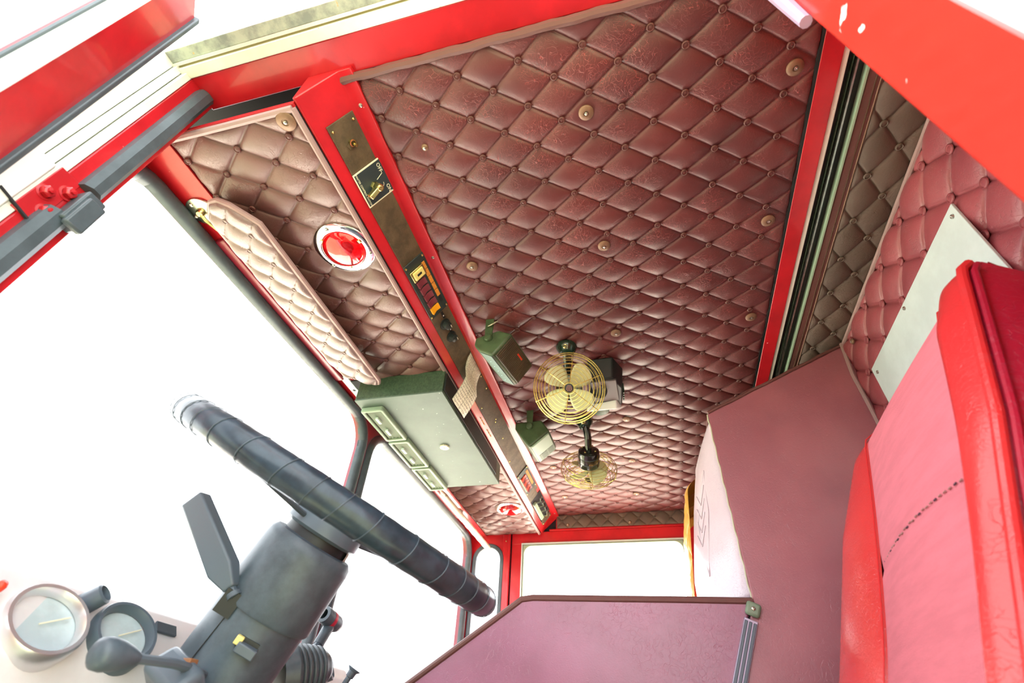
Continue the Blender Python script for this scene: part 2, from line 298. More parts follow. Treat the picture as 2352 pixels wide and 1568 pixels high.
# ------------------------------------------------------------------ quilted vinyl
SUB = [0, 0.035, 0.10, 0.22, 0.38, 0.5, 0.62, 0.78, 0.90, 0.965]
def quilt(p0, p1, q0, q1, op, oq, dp, dq, fn, A, inside=None, extra=None):
    """fn(p,q,h) -> xyz ; grooves on the two diagonal families of the lattice"""
    def ab(p, q): s_, d_ = (p - op) / dp, (q - oq) / dq; return (s_ + d_) / 2, (s_ - d_) / 2
    cs = [ab(p, q) for p in (p0, p1) for q in (q0, q1)]
    a0, a1 = math.floor(min(c[0] for c in cs)), math.ceil(max(c[0] for c in cs))
    b0, b1 = math.floor(min(c[1] for c in cs)), math.ceil(max(c[1] for c in cs))
    ta = [i + s for i in range(a0, a1) for s in SUB] + [a1]; tb = [i + s for i in range(b0, b1) for s in SUB] + [b1]
    idx = {}; vs = []; fs = []
    def prof(t):
        f = abs(t - round(t)); return min(1.0, (math.sin(math.pi * f)) ** 0.55)
    def hh(a, b):
        return A * (prof(a) * prof(b)) ** 0.75
    def vert(i, j):
        k = (i, j)
        if k not in idx:
            a, b = ta[i], tb[j]; p, q = op + (a + b) * dp, oq + (a - b) * dq
            p, q = min(max(p, p0), p1), min(max(q, q0), q1)
            if inside: p, q = inside(p, q)
            aa, bb = ab(p, q); h = hh(aa, bb); ed = min(1.0, min(p - p0, p1 - p, q - q0, q1 - q) / 0.014); h *= math.sqrt(max(0.0, 1 - (1 - ed) ** 2))
            if extra: h = extra(p, q, h)
            idx[k] = len(vs); vs.append(tuple(fn(p, q, h)))
        return idx[k]
    for i in range(len(ta) - 1):
        for j in range(len(tb) - 1):
            ok = False
            for a, b in ((ta[i], tb[j]), (ta[i + 1], tb[j]), (ta[i], tb[j + 1]), (ta[i + 1], tb[j + 1])):
                p, q = op + (a + b) * dp, oq + (a - b) * dq
                if p0 <= p <= p1 and q0 <= q <= q1: ok = True; break
            if ok: fs.append((vert(i, j), vert(i + 1, j), vert(i + 1, j + 1), vert(i, j + 1)))
    btn = []
    for i in range(a0, a1 + 1):
        for j in range(b0, b1 + 1):
            p, q = op + (i + j) * dp, oq + (i - j) * dq
            if p0 + 0.004 < p < p1 - 0.004 and q0 + 0.004 < q < q1 - 0.004: btn.append((p, q))
    m = MB(); m.add(vs, fs); return m, btn
def button_mesh(r, m):
    b = MB(); b.lathe([(r * 1.25, -0.0002), (r * 1.15, 0.0022), (r * 0.92, 0.0026), (r * 0.78, 0.0012), (0.0, 0.0022)], n=10); return b.mesh('button', m, ang=60)
BTN = button_mesh(0.0054, K['button'])
def buttons(lst, fn, nrm, parent, me=BTN, limit=300, h=0.0038):
    q = V(0, 0, 1).rotation_difference(Vector(nrm)); pts = sorted([Vector(fn(p, s, h)) for p, s in lst], key=lambda v: (v - CAM).length)
    for p in pts[:limit]: place('button', me, parent, p, q)
    if len(pts) > limit:
        m = MB()
        for p in pts[limit:]:
            for f_ in (None,):
                R = q.to_matrix(); m.add([R @ v.co + p for v in me.vertices], [tuple(f.vertices) for f in me.polygons])
        o = m.build('button_row', me.materials[0], parent); o['kind'] = 'stuff'
def washer_mesh(r):
    b = MB(); b.lathe([(r, -0.001), (r, 0.0012), (r * 0.93, 0.0022), (r * 0.45, 0.0042), (r * 0.37, 0.0042), (r * 0.34, 0.0028), (0, 0.0028)], n=24); return b.mesh('cup_washer', K['gold'], ang=50)
def screw_mesh(r, m='steel'):
    b = MB(); b.lathe([(r, 0), (r * 0.85, r * 0.55), (r * 0.3, r * 0.75), (0, r * 0.5)], n=10); return b.mesh('screw', K[m], ang=50)
WASH = washer_mesh(0.0135); WSM = washer_mesh(0.007); SCR = screw_mesh(0.0042); SCRB = screw_mesh(0.003, 'brass')
def fastener(pos, nrm, parent, me=None):
    q = V(0, 0, 1).rotation_difference(Vector(nrm)); o = place('cup_washer', me or WASH, parent, pos, q)
    s = bpy.data.objects.new('screw', SCR); COL.objects.link(s); s.parent = o; s.location = (0, 0, 0.0028); s.scale = (0.85, 0.85, 0.85); return o

XF = 1.976   # far (passenger) side
DN = (0, 0, -1)
# ================================================================== STRUCTURE
g = MB().box(-30, 2.3, -30, 30, -1.25, -1.15).build('ground_grass', K['grassm']); tag(g, 'dry grass in front of and beside the truck', kind='structure')
g = MB().box(2.3, 30, -30, 30, -1.25, -1.14).build('ground_bounce', K['groundm']); tag(g, 'unseen pale concrete added on the passenger side to bounce sunlight', kind='structure')  # unseen pale slab added to bounce sunlight into the passenger side
fl = MB().box(0.0, XF, -0.56, 0.82, -0.06, 0).build('floor', K['floorm']); tag(fl, 'black rubber cab floor', kind='structure')
rf = MB().box(-0.06, 2.04, -0.60, 0.90, 1.70, 1.73).build('ceiling_roof_skin', K['void']); tag(rf, 'outer roof skin above the quilted headliner, added to block light', kind='structure')  # out of view, added to keep light out above the headliner
# main headliner
cfn = lambda p, q, h: (p, q, 1.6 - h)
FAST = [(0.154, -0.322, 0), (0.152, 0.014, 0), (0.151, 0.318, 1), (0.456, -0.319, 0), (0.452, 0.015, 0), (0.449, 0.319, 0), (0.75, -0.316, 0), (0.747, 0.016, 0), (1.18, 0.02, 0), (1.473, 0.022, 0), (1.482, 0.321, 0), (1.771, 0.024, 0), (1.762, 0.323, 0), (1.18, 0.32, 0), (1.18, -0.31, 0), (1.475, -0.31, 0), (1.77, -0.31, 0)]
def dimple(p, q, h):
    for x, y, k in FAST:
        d = (p - x) ** 2 + (q - y) ** 2
        if d < 0.003: h -= 0.006 * math.exp(-d / 0.00035)
    return max(h, -0.001)
m, bt = quilt(0.0, XF, -0.356, 0.392, -0.1078, 0.2165, 0.03784, 0.0528, cfn, 0.0095, extra=dimple)
ceil = m.build('ceiling', K['ceil'], ang=180); tag(ceil, 'burgundy diamond-quilted vinyl headliner with covered buttons', kind='structure')
buttons(bt, cfn, DN, ceil)
for x, y, k in FAST: fastener((x, y, 1.5965 - (0.003 if not k else 0.0)), DN, ceil, WSM if k else WASH)
r_ = MB(); pts = []
for i in range(61):
    y = 0.455 - i * (0.455 + 0.262) / 60; pts.append((0.0045 + 0.0006 * math.sin(i * 0.9), y, 1.5935 + 0.0005 * math.sin(i * 1.3)))
r_.tube(pts, [0.0075 + 0.0004 * math.sin(i * 1.9) for i in range(61)], 8); r_.build('edge_roll', K['pipe'], ceil)
MB().box(0.0, XF, -0.3585, -0.3535, 1.5945, 1.60).build('edge_shadow', K['black'], ceil)  # black strip stands in for the shadow between headliner and red rail

# rear rails of the sliding partition
def rail(name, y0, y1, z, m, label, x0=-0.02):
    o = MB().box(x0, XF, y1, y0, z, 1.66).build(name, m, bevel=0.0012); return tag(o, label, kind='structure')
rail('trim_1', -0.3585, -0.3915, 1.594, K['red'], 'red painted rail along the rear edge of the headliner')
rail('trim_2', -0.3920, -0.4015, 1.597, K['cream'], 'pale cream strip beside the red rear rail')
tr = MB().box(-0.02, XF, -0.440, -0.402, 1.612, 1.65).build('trim_3', K['black']); tag(tr, 'black sliding-window channel with thin metal ribs', kind='structure')
MB().box(-0.02, XF, -0.4195, -0.4165, 1.599, 1.613).build('rib', K['steel'], tr); MB().box(-0.02, XF, -0.438, -0.4345, 1.598, 1.613).build('rib', K['spkpale'], tr)
MB().box(-0.02, XF, -0.4145, -0.4125, 1.606, 1.613).build('rib', K['acside'], tr)
b_ = MB().box(-0.02, XF, -0.4615, -0.440, 1.600, 1.65).build('trim_4', K['pipe'], bevel=0.002); tag(b_, 'dark brown edging strip behind the sliding channel', kind='structure')
MB().box(-0.02, XF, -0.4535, -0.4525, 1.5985, 1.602).build('crease', K['leatherette'], b_); MB().tube([(-0.02, -0.461, 1.600), (XF, -0.461, 1.600)], 0.0012, 6).build('bead', K['gold'], b_)
dfn = lambda p, q, h: (p, q, 1.603 - h)
m, bt = quilt(0.0, XF, -0.563, -0.4615, 0.185, -0.487, 0.052, 0.0385, dfn, 0.009)
dq = m.build('ceiling_rear_strip', K['darkquilt'], ang=180); tag(dq, 'dark brown quilted strip of headliner at the rear', kind='structure'); buttons(bt, dfn, DN, dq, button_mesh(0.0058, K['darkquilt']))

# rear wall, quilted
wfn = lambda p, q, h: (p, -0.563 + h, q)
m, bt = quilt(0.10, XF, 0.25, 1.597, 0.309, 1.520, 0.0612, 0.0500, wfn, 0.015)
wr_ = m.build('wall_rear', K['wallvinyl'], ang=180); tag(wr_, 'wine red quilted vinyl rear wall of the cab', kind='structure')
buttons([b for b in bt if b[0] < 0.98 and b[1] > 1.0], wfn, (0, 1, 0), wr_, button_mesh(0.0075, K['wallvinyl']), h=0.006)
MB().box(0.1, XF, -0.60, -0.566, 0.0, 1.70).build('backing', K['void'], wr_)
pp = [(0.10, -0.556, 1.5935), (0.905, -0.556, 1.5935)]
MB().tube(pp, 0.0055, 8).build('piping', K['pipe_pale'], wr_)
MB().tube([(0.906, -0.553, 1.598), (0.906, -0.545, 1.5), (0.906, -0.548, 1.4), (0.906, -0.55, 1.2)], 0.005, 8).build('piping', K['pipe_pale'], wr_)
fastener((0.846, -0.551, 1.556), (0, 1, 0), wr_, WSM)

# door opening, driver's side: header, A-pillar, B-pillar (the side leans outwards going down)
LEAN = 0.045
def lx(x, z): return x - (1.6 - z) * LEAN
def lean_box(m, x0, x1, y0, y1, z0, z1):
    return m.hexa([(lx(x0, z0), y0, z0), (lx(x1, z0), y0, z0), (lx(x1, z0), y1, z0), (lx(x0, z0), y1, z0), (lx(x0, z1), y0, z1), (lx(x1, z1), y0, z1), (lx(x1, z1), y1, z1), (lx(x0, z1), y1, z1)])
hd = MB().box(-0.057, 0.0, -0.34, 0.675, 1.6, 1.72).build('trim_5', K['red'], bevel=0.002); tag(hd, 'glossy red header above the open driver door', kind='structure')
h2 = MB().box(-0.076, -0.057, -0.34, 0.684, 1.597, 1.69).build('trim_6', K['cream'], bevel=0.0015); tag(h2, 'cream drip rail outside the red door header', kind='structure')
MB().box(-0.0805, -0.076, -0.34, 0.69, 1.6035, 1.69).build('gutter_gap', mat('dark_cream_groove', (0.30, 0.26, 0.12), 0.7), h2)  # groove in a darker, yellowish cream
MB().box(-0.084, -0.0795, -0.34, 0.69, 1.600, 1.69).build('gutter_lip', K['cream'], h2)
MB().box(-0.103, -0.084, -0.34, 0.70, 1.604, 1.70).build('gutter_flange', K['alu'], h2, bevel=0.001)
ap = MB(); lean_box(ap, -0.056, -0.004, 0.672, 0.80, 0.3, 1.62); ap = ap.build('trim_7', K['red'], bevel=0.002); tag(ap, 'red front door pillar with hinge bolts', kind='structure')
c_ = MB(); lean_box(c_, -0.0675, -0.0565, 0.672, 0.80, 0.3, 1.60); lean_box(c_, -0.080, -0.069, 0.682, 0.80, 0.3, 1.606); lean_box(c_, -0.104, -0.0812, 0.690, 0.80, 0.3, 1.61); o = c_.build('drip_moulding', K['cream'], ap, bevel=0.001)
c_ = MB(); lean_box(c_, -0.108, -0.068, 0.6695, 0.71, 0.3, 1.27); c_.build('hinge_cover', K['white'], ap, bevel=0.002)
c_ = MB()
zz = [1.612, 1.585, 1.45, 1.30, 1.272]; off = [-0.012, -0.0155, -0.0175, -0.0185, -0.020]
sec = [(-0.0145, 0), (-0.0125, -0.010), (-0.004, -0.0165), (0.007, -0.0165), (0.013, -0.009), (0.014, 0)]
vs = []; fs = []
for i, z in enumerate(zz):
    for a, b in sec: vs.append((lx(-0.0255 + a + (0.004 if i == 0 else 0), z), 0.6715 + b * (0.5 if i == 0 else 1), z))
n = len(sec)
for i in range(len(zz) - 1):
    for k in range(n - 1): fs.append((i * n + k, i * n + k + 1, (i + 1) * n + k + 1, (i + 1) * n + k))
fs.append(tuple(range(n))); fs.append(tuple(4 * n + k for k in range(n))); c_.add(vs, fs); c_.build('weather_seal', K['rubber'], ap, ang=22)
c_ = MB(); lean_box(c_, -0.032, -0.006, 0.649, 0.6715, 1.205, 1.262); lean_box(c_, -0.028, -0.004, 0.642, 0.652, 1.198, 1.250); c_.build('seal_joint', K['rubber'], ap, bevel=0.003)
c_ = MB(); vs = []; zz = [1.215, 1.10, 0.9, 0.4]
for i, z in enumerate(zz):
    for a, b in sec: vs.append((lx(-0.0295 + a * 1.1, z), 0.6715 + b, z))
fs = [(i * n + k, i * n + k + 1, (i + 1) * n + k + 1, (i + 1) * n + k) for i in range(3) for k in range(n - 1)] + [tuple(range(n))]
c_.add(vs, fs); c_.build('weather_seal', K['rubber'], ap, ang=22)
hp = MB(); lean_box(hp, -0.064, -0.036, 0.6705, 0.68, 1.185, 1.275); hp.build('hinge_plate', K['red'], ap, bevel=0.001)
for x, z in ((-0.0705, 1.229), (-0.0545, 1.250), (-0.0565, 1.207)):
    b_ = MB().lathe([(0.0105, 0), (0.0105, 0.0015), (0.0075, 0.002)], (x, 0.6712, z), (0, -1, 0), 14)
    b_.lathe([(0.0078, 0.002), (0.0078, 0.008), (0.0062, 0.0095), (0.0035, 0.0098), (0.0035, 0.013), (0, 0.0135)], (x, 0.6712, z), (0, -1, 0), 6); b_.build('hinge_bolt', K['red'], ap, ang=40)
MB().obox((-0.0735, 0.669, 1.1865), V(0.973, 0, -0.23), V(0, 1, 0), V(0.23, 0, 0.973), 0.030, 0.002, 0.0012).build('hinge_gap', K['void'], ap)
# rear corner: chamfered towards the rear wall
bp_ = MB(); P = []
for z in (0.3, 1.62): P += [(lx(0.006, z) if z < 1 else 0.006, -0.25, z), (lx(-0.072, z) if z < 1 else -0.072, -0.25, z), (0.06, -0.60, z), (0.13, -0.60, z)]
P[0] = (-0.033, -0.25, 0.3); P[1] = (-0.112, -0.25, 0.3); bp_.hexa(P); bp_ = bp_.build('wall_left', K['redlit'], bevel=0.003); tag(bp_, 'red rear door pillar nearest the camera, strong light put into its colour', kind='structure')
MB().tube([(0.010, -0.247, 1.6), (0.007, -0.246, 1.5), (0.002, -0.245, 1.375)], [0.010, 0.0095, 0.007], 10).build('rubber_seal', mat('lilac_rubber', (0.42, 0.33, 0.47), 0.4), bp_)

# ---- open driver's door (door_1)
dr = bpy.data.objects.new('door_1', None); COL.objects.link(dr); dr.location = (-0.133, 0.60, 0.3); WLOC[dr] = V(-0.133, 0.60, 0.3); tag(dr, 'red driver door standing open at the upper left', kind='structure')
dd = V(-0.72, -0.694, 0); dn = V(0.694, -0.72, 0)   # along the door, inner face normal
def dbox(m, s0, s1, z0, z1, t0, t1):
    o = V(-0.133, 0.60, 0); P = lambda s_, t, z: o + dd * s_ + dn * t + V(0, 0, z)
    return m.hexa([P(s0, t0, z0), P(s1, t0, z0), P(s1, t1, z0), P(s0, t1, z0), P(s0, t0, z1), P(s1, t0, z1), P(s1, t1, z1), P(s0, t1, z1)])
m = MB(); dbox(m, 0, 0.075, 0.3, 1.60, -0.035, 0); dbox(m, 0.075, 0.86, 1.53, 1.60, -0.035, 0); dbox(m, 0.86, 0.93, 0.3, 1.60, -0.035, 0); m.build('door_frame', K['red'], dr, bevel=0.003)
m = MB(); dbox(m, 0.075, 0.86, 0.3, 0.93, -0.035, 0); m.build('door_panel', K['wallvinyl'], dr, bevel=0.003)
m = MB(); dbox(m, 0.075, 0.092, 0.93, 1.53, -0.012, 0.003); dbox(m, 0.092, 0.845, 1.515, 1.53, -0.03, 0.003); dbox(m, 0.845, 0.86, 0.93, 1.53, -0.03, 0.003); m.build('window_channel', K['white'], dr, bevel=0.001)
m = MB(); dbox(m, 0.092, 0.0955, 0.93, 1.515, -0.012, -0.009); m.build('channel_felt', K['rubber'], dr)
m = MB(); dbox(m, 0.0955, 0.845, 0.90, 0.985, -0.02, -0.016); m.build('pane', K['glass'], dr)
m = MB(); dbox(m, -0.006, 0.003, 0.3, 1.603, -0.012, 0.006); m.build('door_seal', K['rubber'], dr, bevel=0.002)

# ---- front: windscreen, two panes
YW = 0.80
def rrect(x0, x1, z0, z1, r, n=6):
    pts = []
    for cx, cz, a in ((x1 - r, z1 - r, 0), (x0 + r, z1 - r, 90), (x0 + r, z0 + r, 180), (x1 - r, z0 + r, 270)):
        for k in range(n + 1): t = math.radians(a + 90 * k / n); pts.append((cx + r * math.cos(t), cz + r * math.sin(t)))
    return pts
def sq(x0, x1, z0, z1, n=6):
    pts = []
    for cx, cz in ((x1, z1), (x0, z1), (x0, z0), (x1, z0)): pts += [(cx, cz)] * (n + 1)
    return pts
def windscreen(name, x0, x1, label):
    win = bpy.data.objects.new(name, None); COL.objects.link(win); win.location = ((x0 + x1) / 2, YW, 0.92); WLOC[win] = V((x0 + x1) / 2, YW, 0.92); tag(win, label, kind='structure')
    I = rrect(x0, x1, 0.855, 1.485, 0.07); O = rrect(x0 - 0.026, x1 + 0.026, 0.829, 1.511, 0.09)
    mI = rrect(x0 - 0.013, x1 + 0.013, 0.842, 1.498, 0.08)
    m = MB(); n = len(I)
    for i in range(n):   # rounded rubber gasket section
        j = (i + 1) % n; L4 = []
        for k in (i, j):
            o_, m_, i_ = O[k], mI[k], I[k]
            L4.append([(o_[0], YW - 0.002, o_[1]), (o_[0] * 0.7 + m_[0] * 0.3, YW - 0.012, o_[1] * 0.7 + m_[1] * 0.3), (m_[0], YW - 0.015, m_[1]), (i_[0] * 0.75 + m_[0] * 0.25, YW - 0.011, i_[1] * 0.75 + m_[1] * 0.25), (i_[0], YW - 0.002, i_[1]), (i_[0], YW + 0.008, i_[1])])
        b = len(m.v); m.v += L4[0] + L4[1]
        for q in range(5): m.f.append((b + q, b + q + 1, b + 6 + q + 1, b + 6 + q))
    m.build('gasket', K['rubber'], win, ang=60)
    P = MB(); P.prism([(x, YW + 0.003, z) for x, z in I], (0, 0.005, 0)); P.build('pane', K['glass'], win)
    return I
I1 = windscreen('window_1', 0.002, 0.905, 'driver side windscreen pane in a black rubber gasket')
I2 = windscreen('window_2', 0.972, 1.945, 'passenger side windscreen pane in a black rubber gasket')
m = MB()
for a, b, o in ((0.002, 0.905, (-0.03, 0.9385)), (0.972, 1.945, (0.9385, XF))):
    m.ring([(x, YW, z) for x, z in sq(o[0], o[1], 0.80, 1.60)], [(x, YW, z) for x, z in rrect(a - 0.02, b + 0.02, 0.835, 1.505, 0.085)], (0, 0.03, 0))
wf = m.build('wall_front', K['redshade']); tag(wf, 'red windscreen surround at the front of the cab, shade put into its colour', kind='structure')
MB().box(0.0, XF, 0.801, 0.84, 0.0, 0.81).build('cowl', K['dash'], wf)
so = MB().box(0.0, XF, 0.727, 0.80, 1.5135, 1.56).build('trim_8', K['red'], bevel=0.001); tag(so, 'red painted windscreen header above the driver and passenger', kind='structure')
o = MB().box(0.205, 0.700, 0.764, 0.790, 1.503, 1.516).build('cover_strip', K['redshade'], so, bevel=0.004)
MB().box(0.205, 0.700, 0.7885, 0.7905, 1.502, 1.506).build('strip_edge', K['red'], so)
MB().box(1.30, 1.72, 0.764, 0.790, 1.503, 1.516).build('cover_strip', K['redshade'], so, bevel=0.004)
br = MB().box(0.690, 0.86, 0.752, 0.774, 1.508, 1.514).build('steel_bracket', K['plate'], so, bevel=0.001)
for x in (0.755, 0.79): MB().lathe([(0.0045, 0), (0.0, 0.0002)], (x, 0.762, 1.5079), DN, 12).build('hole', K['void'], br)
MB().box(0.715, 0.80, 0.726, 0.752, 1.509, 1.514).build('dark_gap', K['void'], so)

# ---- passenger side wall
def pr(pts, x=XF): return [(x, y, z) for y, z in pts]
m = MB()
m.box(XF, XF + 0.04, -0.60, 0.604, 1.474, 1.5265)          # door header
m.box(XF, XF + 0.04, -0.60, 0.40, 1.534, 1.60)
m.box(XF, XF + 0.04, 0.553, 0.604, 0.3, 1.474)             # door front stile
m.box(XF, XF + 0.04, -0.60, -0.143, 0.3, 1.474)            # door rear stile
m.box(XF, XF + 0.04, -0.143, 0.553, 0.3, 0.98)             # door panel
m.box(XF - 0.004, XF + 0.04, 0.614, 0.645, 0.3, 1.525)     # pillar
wrt = m.build('wall_right', K['red'], bevel=0.0015); tag(wrt, 'red passenger side wall with door frame', kind='structure')
m = MB().box(XF + 0.012, XF + 0.05, -0.60, 0.66, 1.50, 1.70); m.box(XF + 0.012, XF + 0.05, 0.60, 0.62, 0.3, 1.7); m.build('door_gap', K['void'], wrt)
m = MB(); oy = sq(0.645, 0.80, 0.86, 1.56); iy = rrect(0.656, 0.768, 0.90, 1.462, 0.0555)
m.ring(pr(oy), pr(rrect(0.646, 0.778, 0.893, 1.472, 0.064)), (0.035, 0, 0)); m.build('quarter_panel', K['red'], wrt)
lip = MB().box(XF - 0.005, XF + 0.01, -0.16, 0.43, 1.527, 1.5345).build('header_lip', K['red'], wrt, bevel=0.001)
MB().box(XF - 0.010, XF + 0.0, 0.608, 0.620, 0.3, 1.52).build('pillar_flange', K['red'], wrt, bevel=0.003)
for z in (1.488, 1.05): place('screw', SCRB, wrt, (XF - 0.005, 0.63, z), V(0, 0, 1).rotation_difference(V(-1, 0, 0)))
sfn = lambda p, q, h: (XF - 0.006 - h, p, q)
m, bt = quilt(-0.35, 0.395, 1.5365, 1.5965, 0.03, 1.568, 0.034, 0.036, sfn, 0.006)
sq_ = m.build('ceiling_side_strip', K['darkquilt'], ang=180); tag(sq_, 'dark quilted strip above the passenger window', kind='structure'); buttons(bt, sfn, (-1, 0, 0), sq_, button_mesh(0.004, K['darkquilt']))
for y in (0.345, 0.07): fastener((XF - 0.011, y, 1.549), (-1, 0, 0), sq_, WSM)
def side_window(name, I, O, label, gm, bar=None):
    c = V(XF, sum(p[0] for p in I) / len(I), min(p[1] for p in I)); win = bpy.data.objects.new(name, None); COL.objects.link(win); win.location = c; WLOC[win] = c; tag(win, label, kind='structure')
    m = MB(); m.ring(pr(O, XF - 0.006), pr(I, XF - 0.006), (0.02, 0, 0)); m.build('gasket', gm, win, bevel=0.003)
    P = MB(); P.prism(pr(I, XF + 0.006), (0.005, 0, 0)); P.build('pane', K['glass'], win); return win
side_window('window_3', iy, rrect(0.638, 0.786, 0.888, 1.480, 0.072), 'narrow arched quarter window ahead of the passenger door', K['rubber'])
I4 = rrect(-0.136, 0.545, 0.99, 1.463, 0.035); w4 = side_window('window_4', I4, sq(-0.1405, 0.5495, 0.985, 1.4675), 'wide rectangular passenger door window', K['spkpale'])
m = MB(); m.ring(pr(sq(-0.148, 0.557, 0.978, 1.476), XF - 0.008), pr(sq(-0.1425, 0.5515, 0.983, 1.4695), XF - 0.008), (0.02, 0, 0)); m.build('frame', K['plate'], w4)
m = MB(); m.ring(pr(sq(-0.1425, 0.5515, 0.983, 1.4695), XF - 0.004), pr(sq(-0.1405, 0.5495, 0.985, 1.4675), XF - 0.004), (0.02, 0, 0)); m.build('seal', K['acdark'], w4)

# ---- front overhead panel (visor shelf)
pfn = lambda p, q, h: (p, q, 1.5165 - h)
LAMPS = [(0.283, 0.536), (1.668, 0.536)]
def pdim(p, q, h):
    for x, y in LAMPS:
        d = math.hypot(p - x, q - y)
        if d < 0.085: h *= max(0, min(1, (d - 0.058) / 0.027))
    return h
def taper(p, q):   # far end tapers up to the quarter window
    return p, q
m, bt = quilt(0.002, 1.955, 0.474, 0.724, 0.0044, 0.5610, 0.03784, 0.0520, pfn, 0.0095, extra=pdim)
fp = m.build('ceiling_front_panel', K['panel'], ang=180); tag(fp, 'faded burgundy quilted panel over the windscreen', kind='structure')
bt = [b for b in bt if all(math.hypot(b[0] - x, b[1] - y) > 0.07 for x, y in LAMPS) and not (0.70 < b[0] < 1.28)]
buttons(bt, pfn, DN, fp)
MB().tube([(0.001, 0.724, 1.513), (0.001, 0.60, 1.511), (0.001, 0.4745, 1.512)], 0.006, 8).build('piping', K['pipe_pale'], fp)
MB().tube([(0.0, 0.474, 1.512), (0.6, 0.474, 1.5115), (1.3, 0.474, 1.512), (1.96, 0.474, 1.512)], 0.0055, 8).build('piping', K['pipe_pale'], fp)
MB().box(-0.004, 1.97, 0.470, 0.727, 1.5185, 1.522).build('backing_board', K['void'], fp)
MB().box(-0.006, 0.0, 0.47, 0.727, 1.514, 1.524).build('end_lip', K['red'], fp)
fastener((0.016, 0.495, 1.508), DN, fp, washer_mesh(0.0165))
MB().obox((0.02, 0.60, 1.545), V(0.3, 1, 0).normalized(), V(0, 0, 1), V(1, -0.3, 0).normalized(), 0.02, 0.012, 0.001).build('foam_scrap', K['greenfoam'], fp)

# ================================================================== CONSOLE BAR
bn = V(0, -0.797, -0.604); bs = V(0, 0.604, -0.797)
def B(x, s, n=0.0): return V(x, 0.400, 1.600) + V(x - x, 0, 0) + bs * s + bn * n
con = thing('overhead_console', (0.99, 0.43, 1.55), 'long red overhead switch console between the headliner and windscreen panel', 'console')
m = MB(); X0, X1 = -0.012, XF
prof = [(0.3855, 1.600), (0.3855, 1.5905), (0.4085, 1.5895), (0.4105, 1.5880), (0.4625, 1.5195), (0.4665, 1.5175), (0.470, 1.519), (0.470, 1.60)]
m.prism([(X0, y, z) for y, z in prof], (X1 - X0, 0, 0)); m.build('housing', K['red'], con, bevel=0.0015)
MB().tube([(X0, 0.3865, 1.5905), (X1, 0.3865, 1.5905)], 0.0014, 6).build('flange_bead', K['red'], con)
for x, r in ((0.049, 0.0045), (0.402, 0.0045), (1.60, 0.004), (1.93, 0.004)):
    place('screw', SCR, con, (x, 0.398, 1.591), V(0, 0, 1).rotation_difference(V(0, 0, -1)))
def bplate(name, x0, x1, s0, s1, n0, n1, m, parent, bevel=0.0006):
    c = B((x0 + x1) / 2, (s0 + s1) / 2, (n0 + n1) / 2); return MB().obox(c, V(1, 0, 0), bs, bn, (x1 - x0) / 2, (s1 - s0) / 2, (n1 - n0) / 2).build(name, m, parent, bevel=bevel)
fpn = bplate('face_panel', 0.050, 1.625, 0.0235, 0.083, 0.0, 0.0035, K['leatherette'], con)
bplate('face_panel', 1.875, 1.915, 0.0235, 0.083, 0.0, 0.0035, K['leatherette'], con)
bplate('face_panel', 1.625, 1.66, 0.035, 0.083, 0.0, 0.0035, K['leatherette'], con)
qb = V(0, 0, 1).rotation_difference(bn)
for x, s_ in ((0.062, 0.030), (0.062, 0.077), (0.90, 0.032), (0.95, 0.075), (1.05, 0.05), (1.06, 0.056), (1.16, 0.06), (0.84, 0.030), (1.30, 0.078), (1.905, 0.03), (1.905, 0.078), (0.86, 0.079)): place('screw', SCRB, con, B(x, s_, 0.0035), qb)
# toggle
tg = MB().obox(B(0.094, 0.054, 0.005), (V(1, 0, 0) * 0.35 + bs * 0.94).normalized(), (V(1, 0, 0) * 0.94 - bs * 0.35).normalized(), bn, 0.011, 0.005, 0.0012).build('toggle_switch', K['leatherette'], con)
MB().lathe([(0.0068, 0.004), (0.0068, 0.009), (0.0045, 0.0095), (0.0045, 0.006), (0, 0.006)], B(0.094, 0.054), bn, 14).build('collar', K['brass'], tg)
MB().tube([B(0.094, 0.054, 0.006), B(0.097, 0.054, 0.018)], [0.002, 0.003], 8).build('bat', K['brass'], tg)
# master switch plate
ms = bplate('master_switch_plate', 0.143, 0.2145, 0.0205, 0.0845, 0.0035, 0.0055, K['ivory'], con)
bplate('plate_face', 0.1455, 0.212, 0.0200, 0.0825, 0.0045, 0.0060, K['navy'], ms)
qt = rot_from(V(1, 0, 0), bs * -1, bn * 1) if False else None
ra = Matrix(((1, 0, 0), (0, 0, 0), (0, 0, 0)))
ux = V(1, 0, 0); uy = bn.cross(ux)
QT = rot_from(ux, uy, bn)
def letter(txt, size, x, s_, parent, m=K['ivory'], n=0.0062): 
    o = place('lettering', text_mesh(txt, size, m), parent, B(x, s_, n), QT); return o
letter('OFF', 0.0105, 0.159, 0.0275, ms); letter('ON', 0.0105, 0.2035, 0.0275, ms); letter('MASTER CONTROL SWITCH', 0.0052, 0.178, 0.0785, ms)
m = MB(); m.tube([B(0.1665, 0.0275, 0.0062), B(0.171, 0.0275, 0.0062), B(0.176, 0.043, 0.0062)], 0.0006, 6); m.build('pointer_line', K['ivory'], ms)
m = MB(); m.tube([B(0.1885 + 0.008 * math.cos(a), 0.046 - 0.013 * math.sin(a), 0.0062) for a in [0.3 + 0.2 * i for i in range(8)]], 0.0005, 6); m.build('arc_line', K['ivory'], ms)
m = MB(); m.lathe([(0.0095, 0.006), (0.0085, 0.010), (0.0075, 0.012)], B(0.183, 0.054), bn, 6); m.build('nut', K['brass'], ms)
m = MB(); m.lathe([(0.0078, 0.008), (0.0085, 0.020), (0.0072, 0.026), (0.003, 0.028), (0, 0.0265)], B(0.184, 0.053), bn, 8)
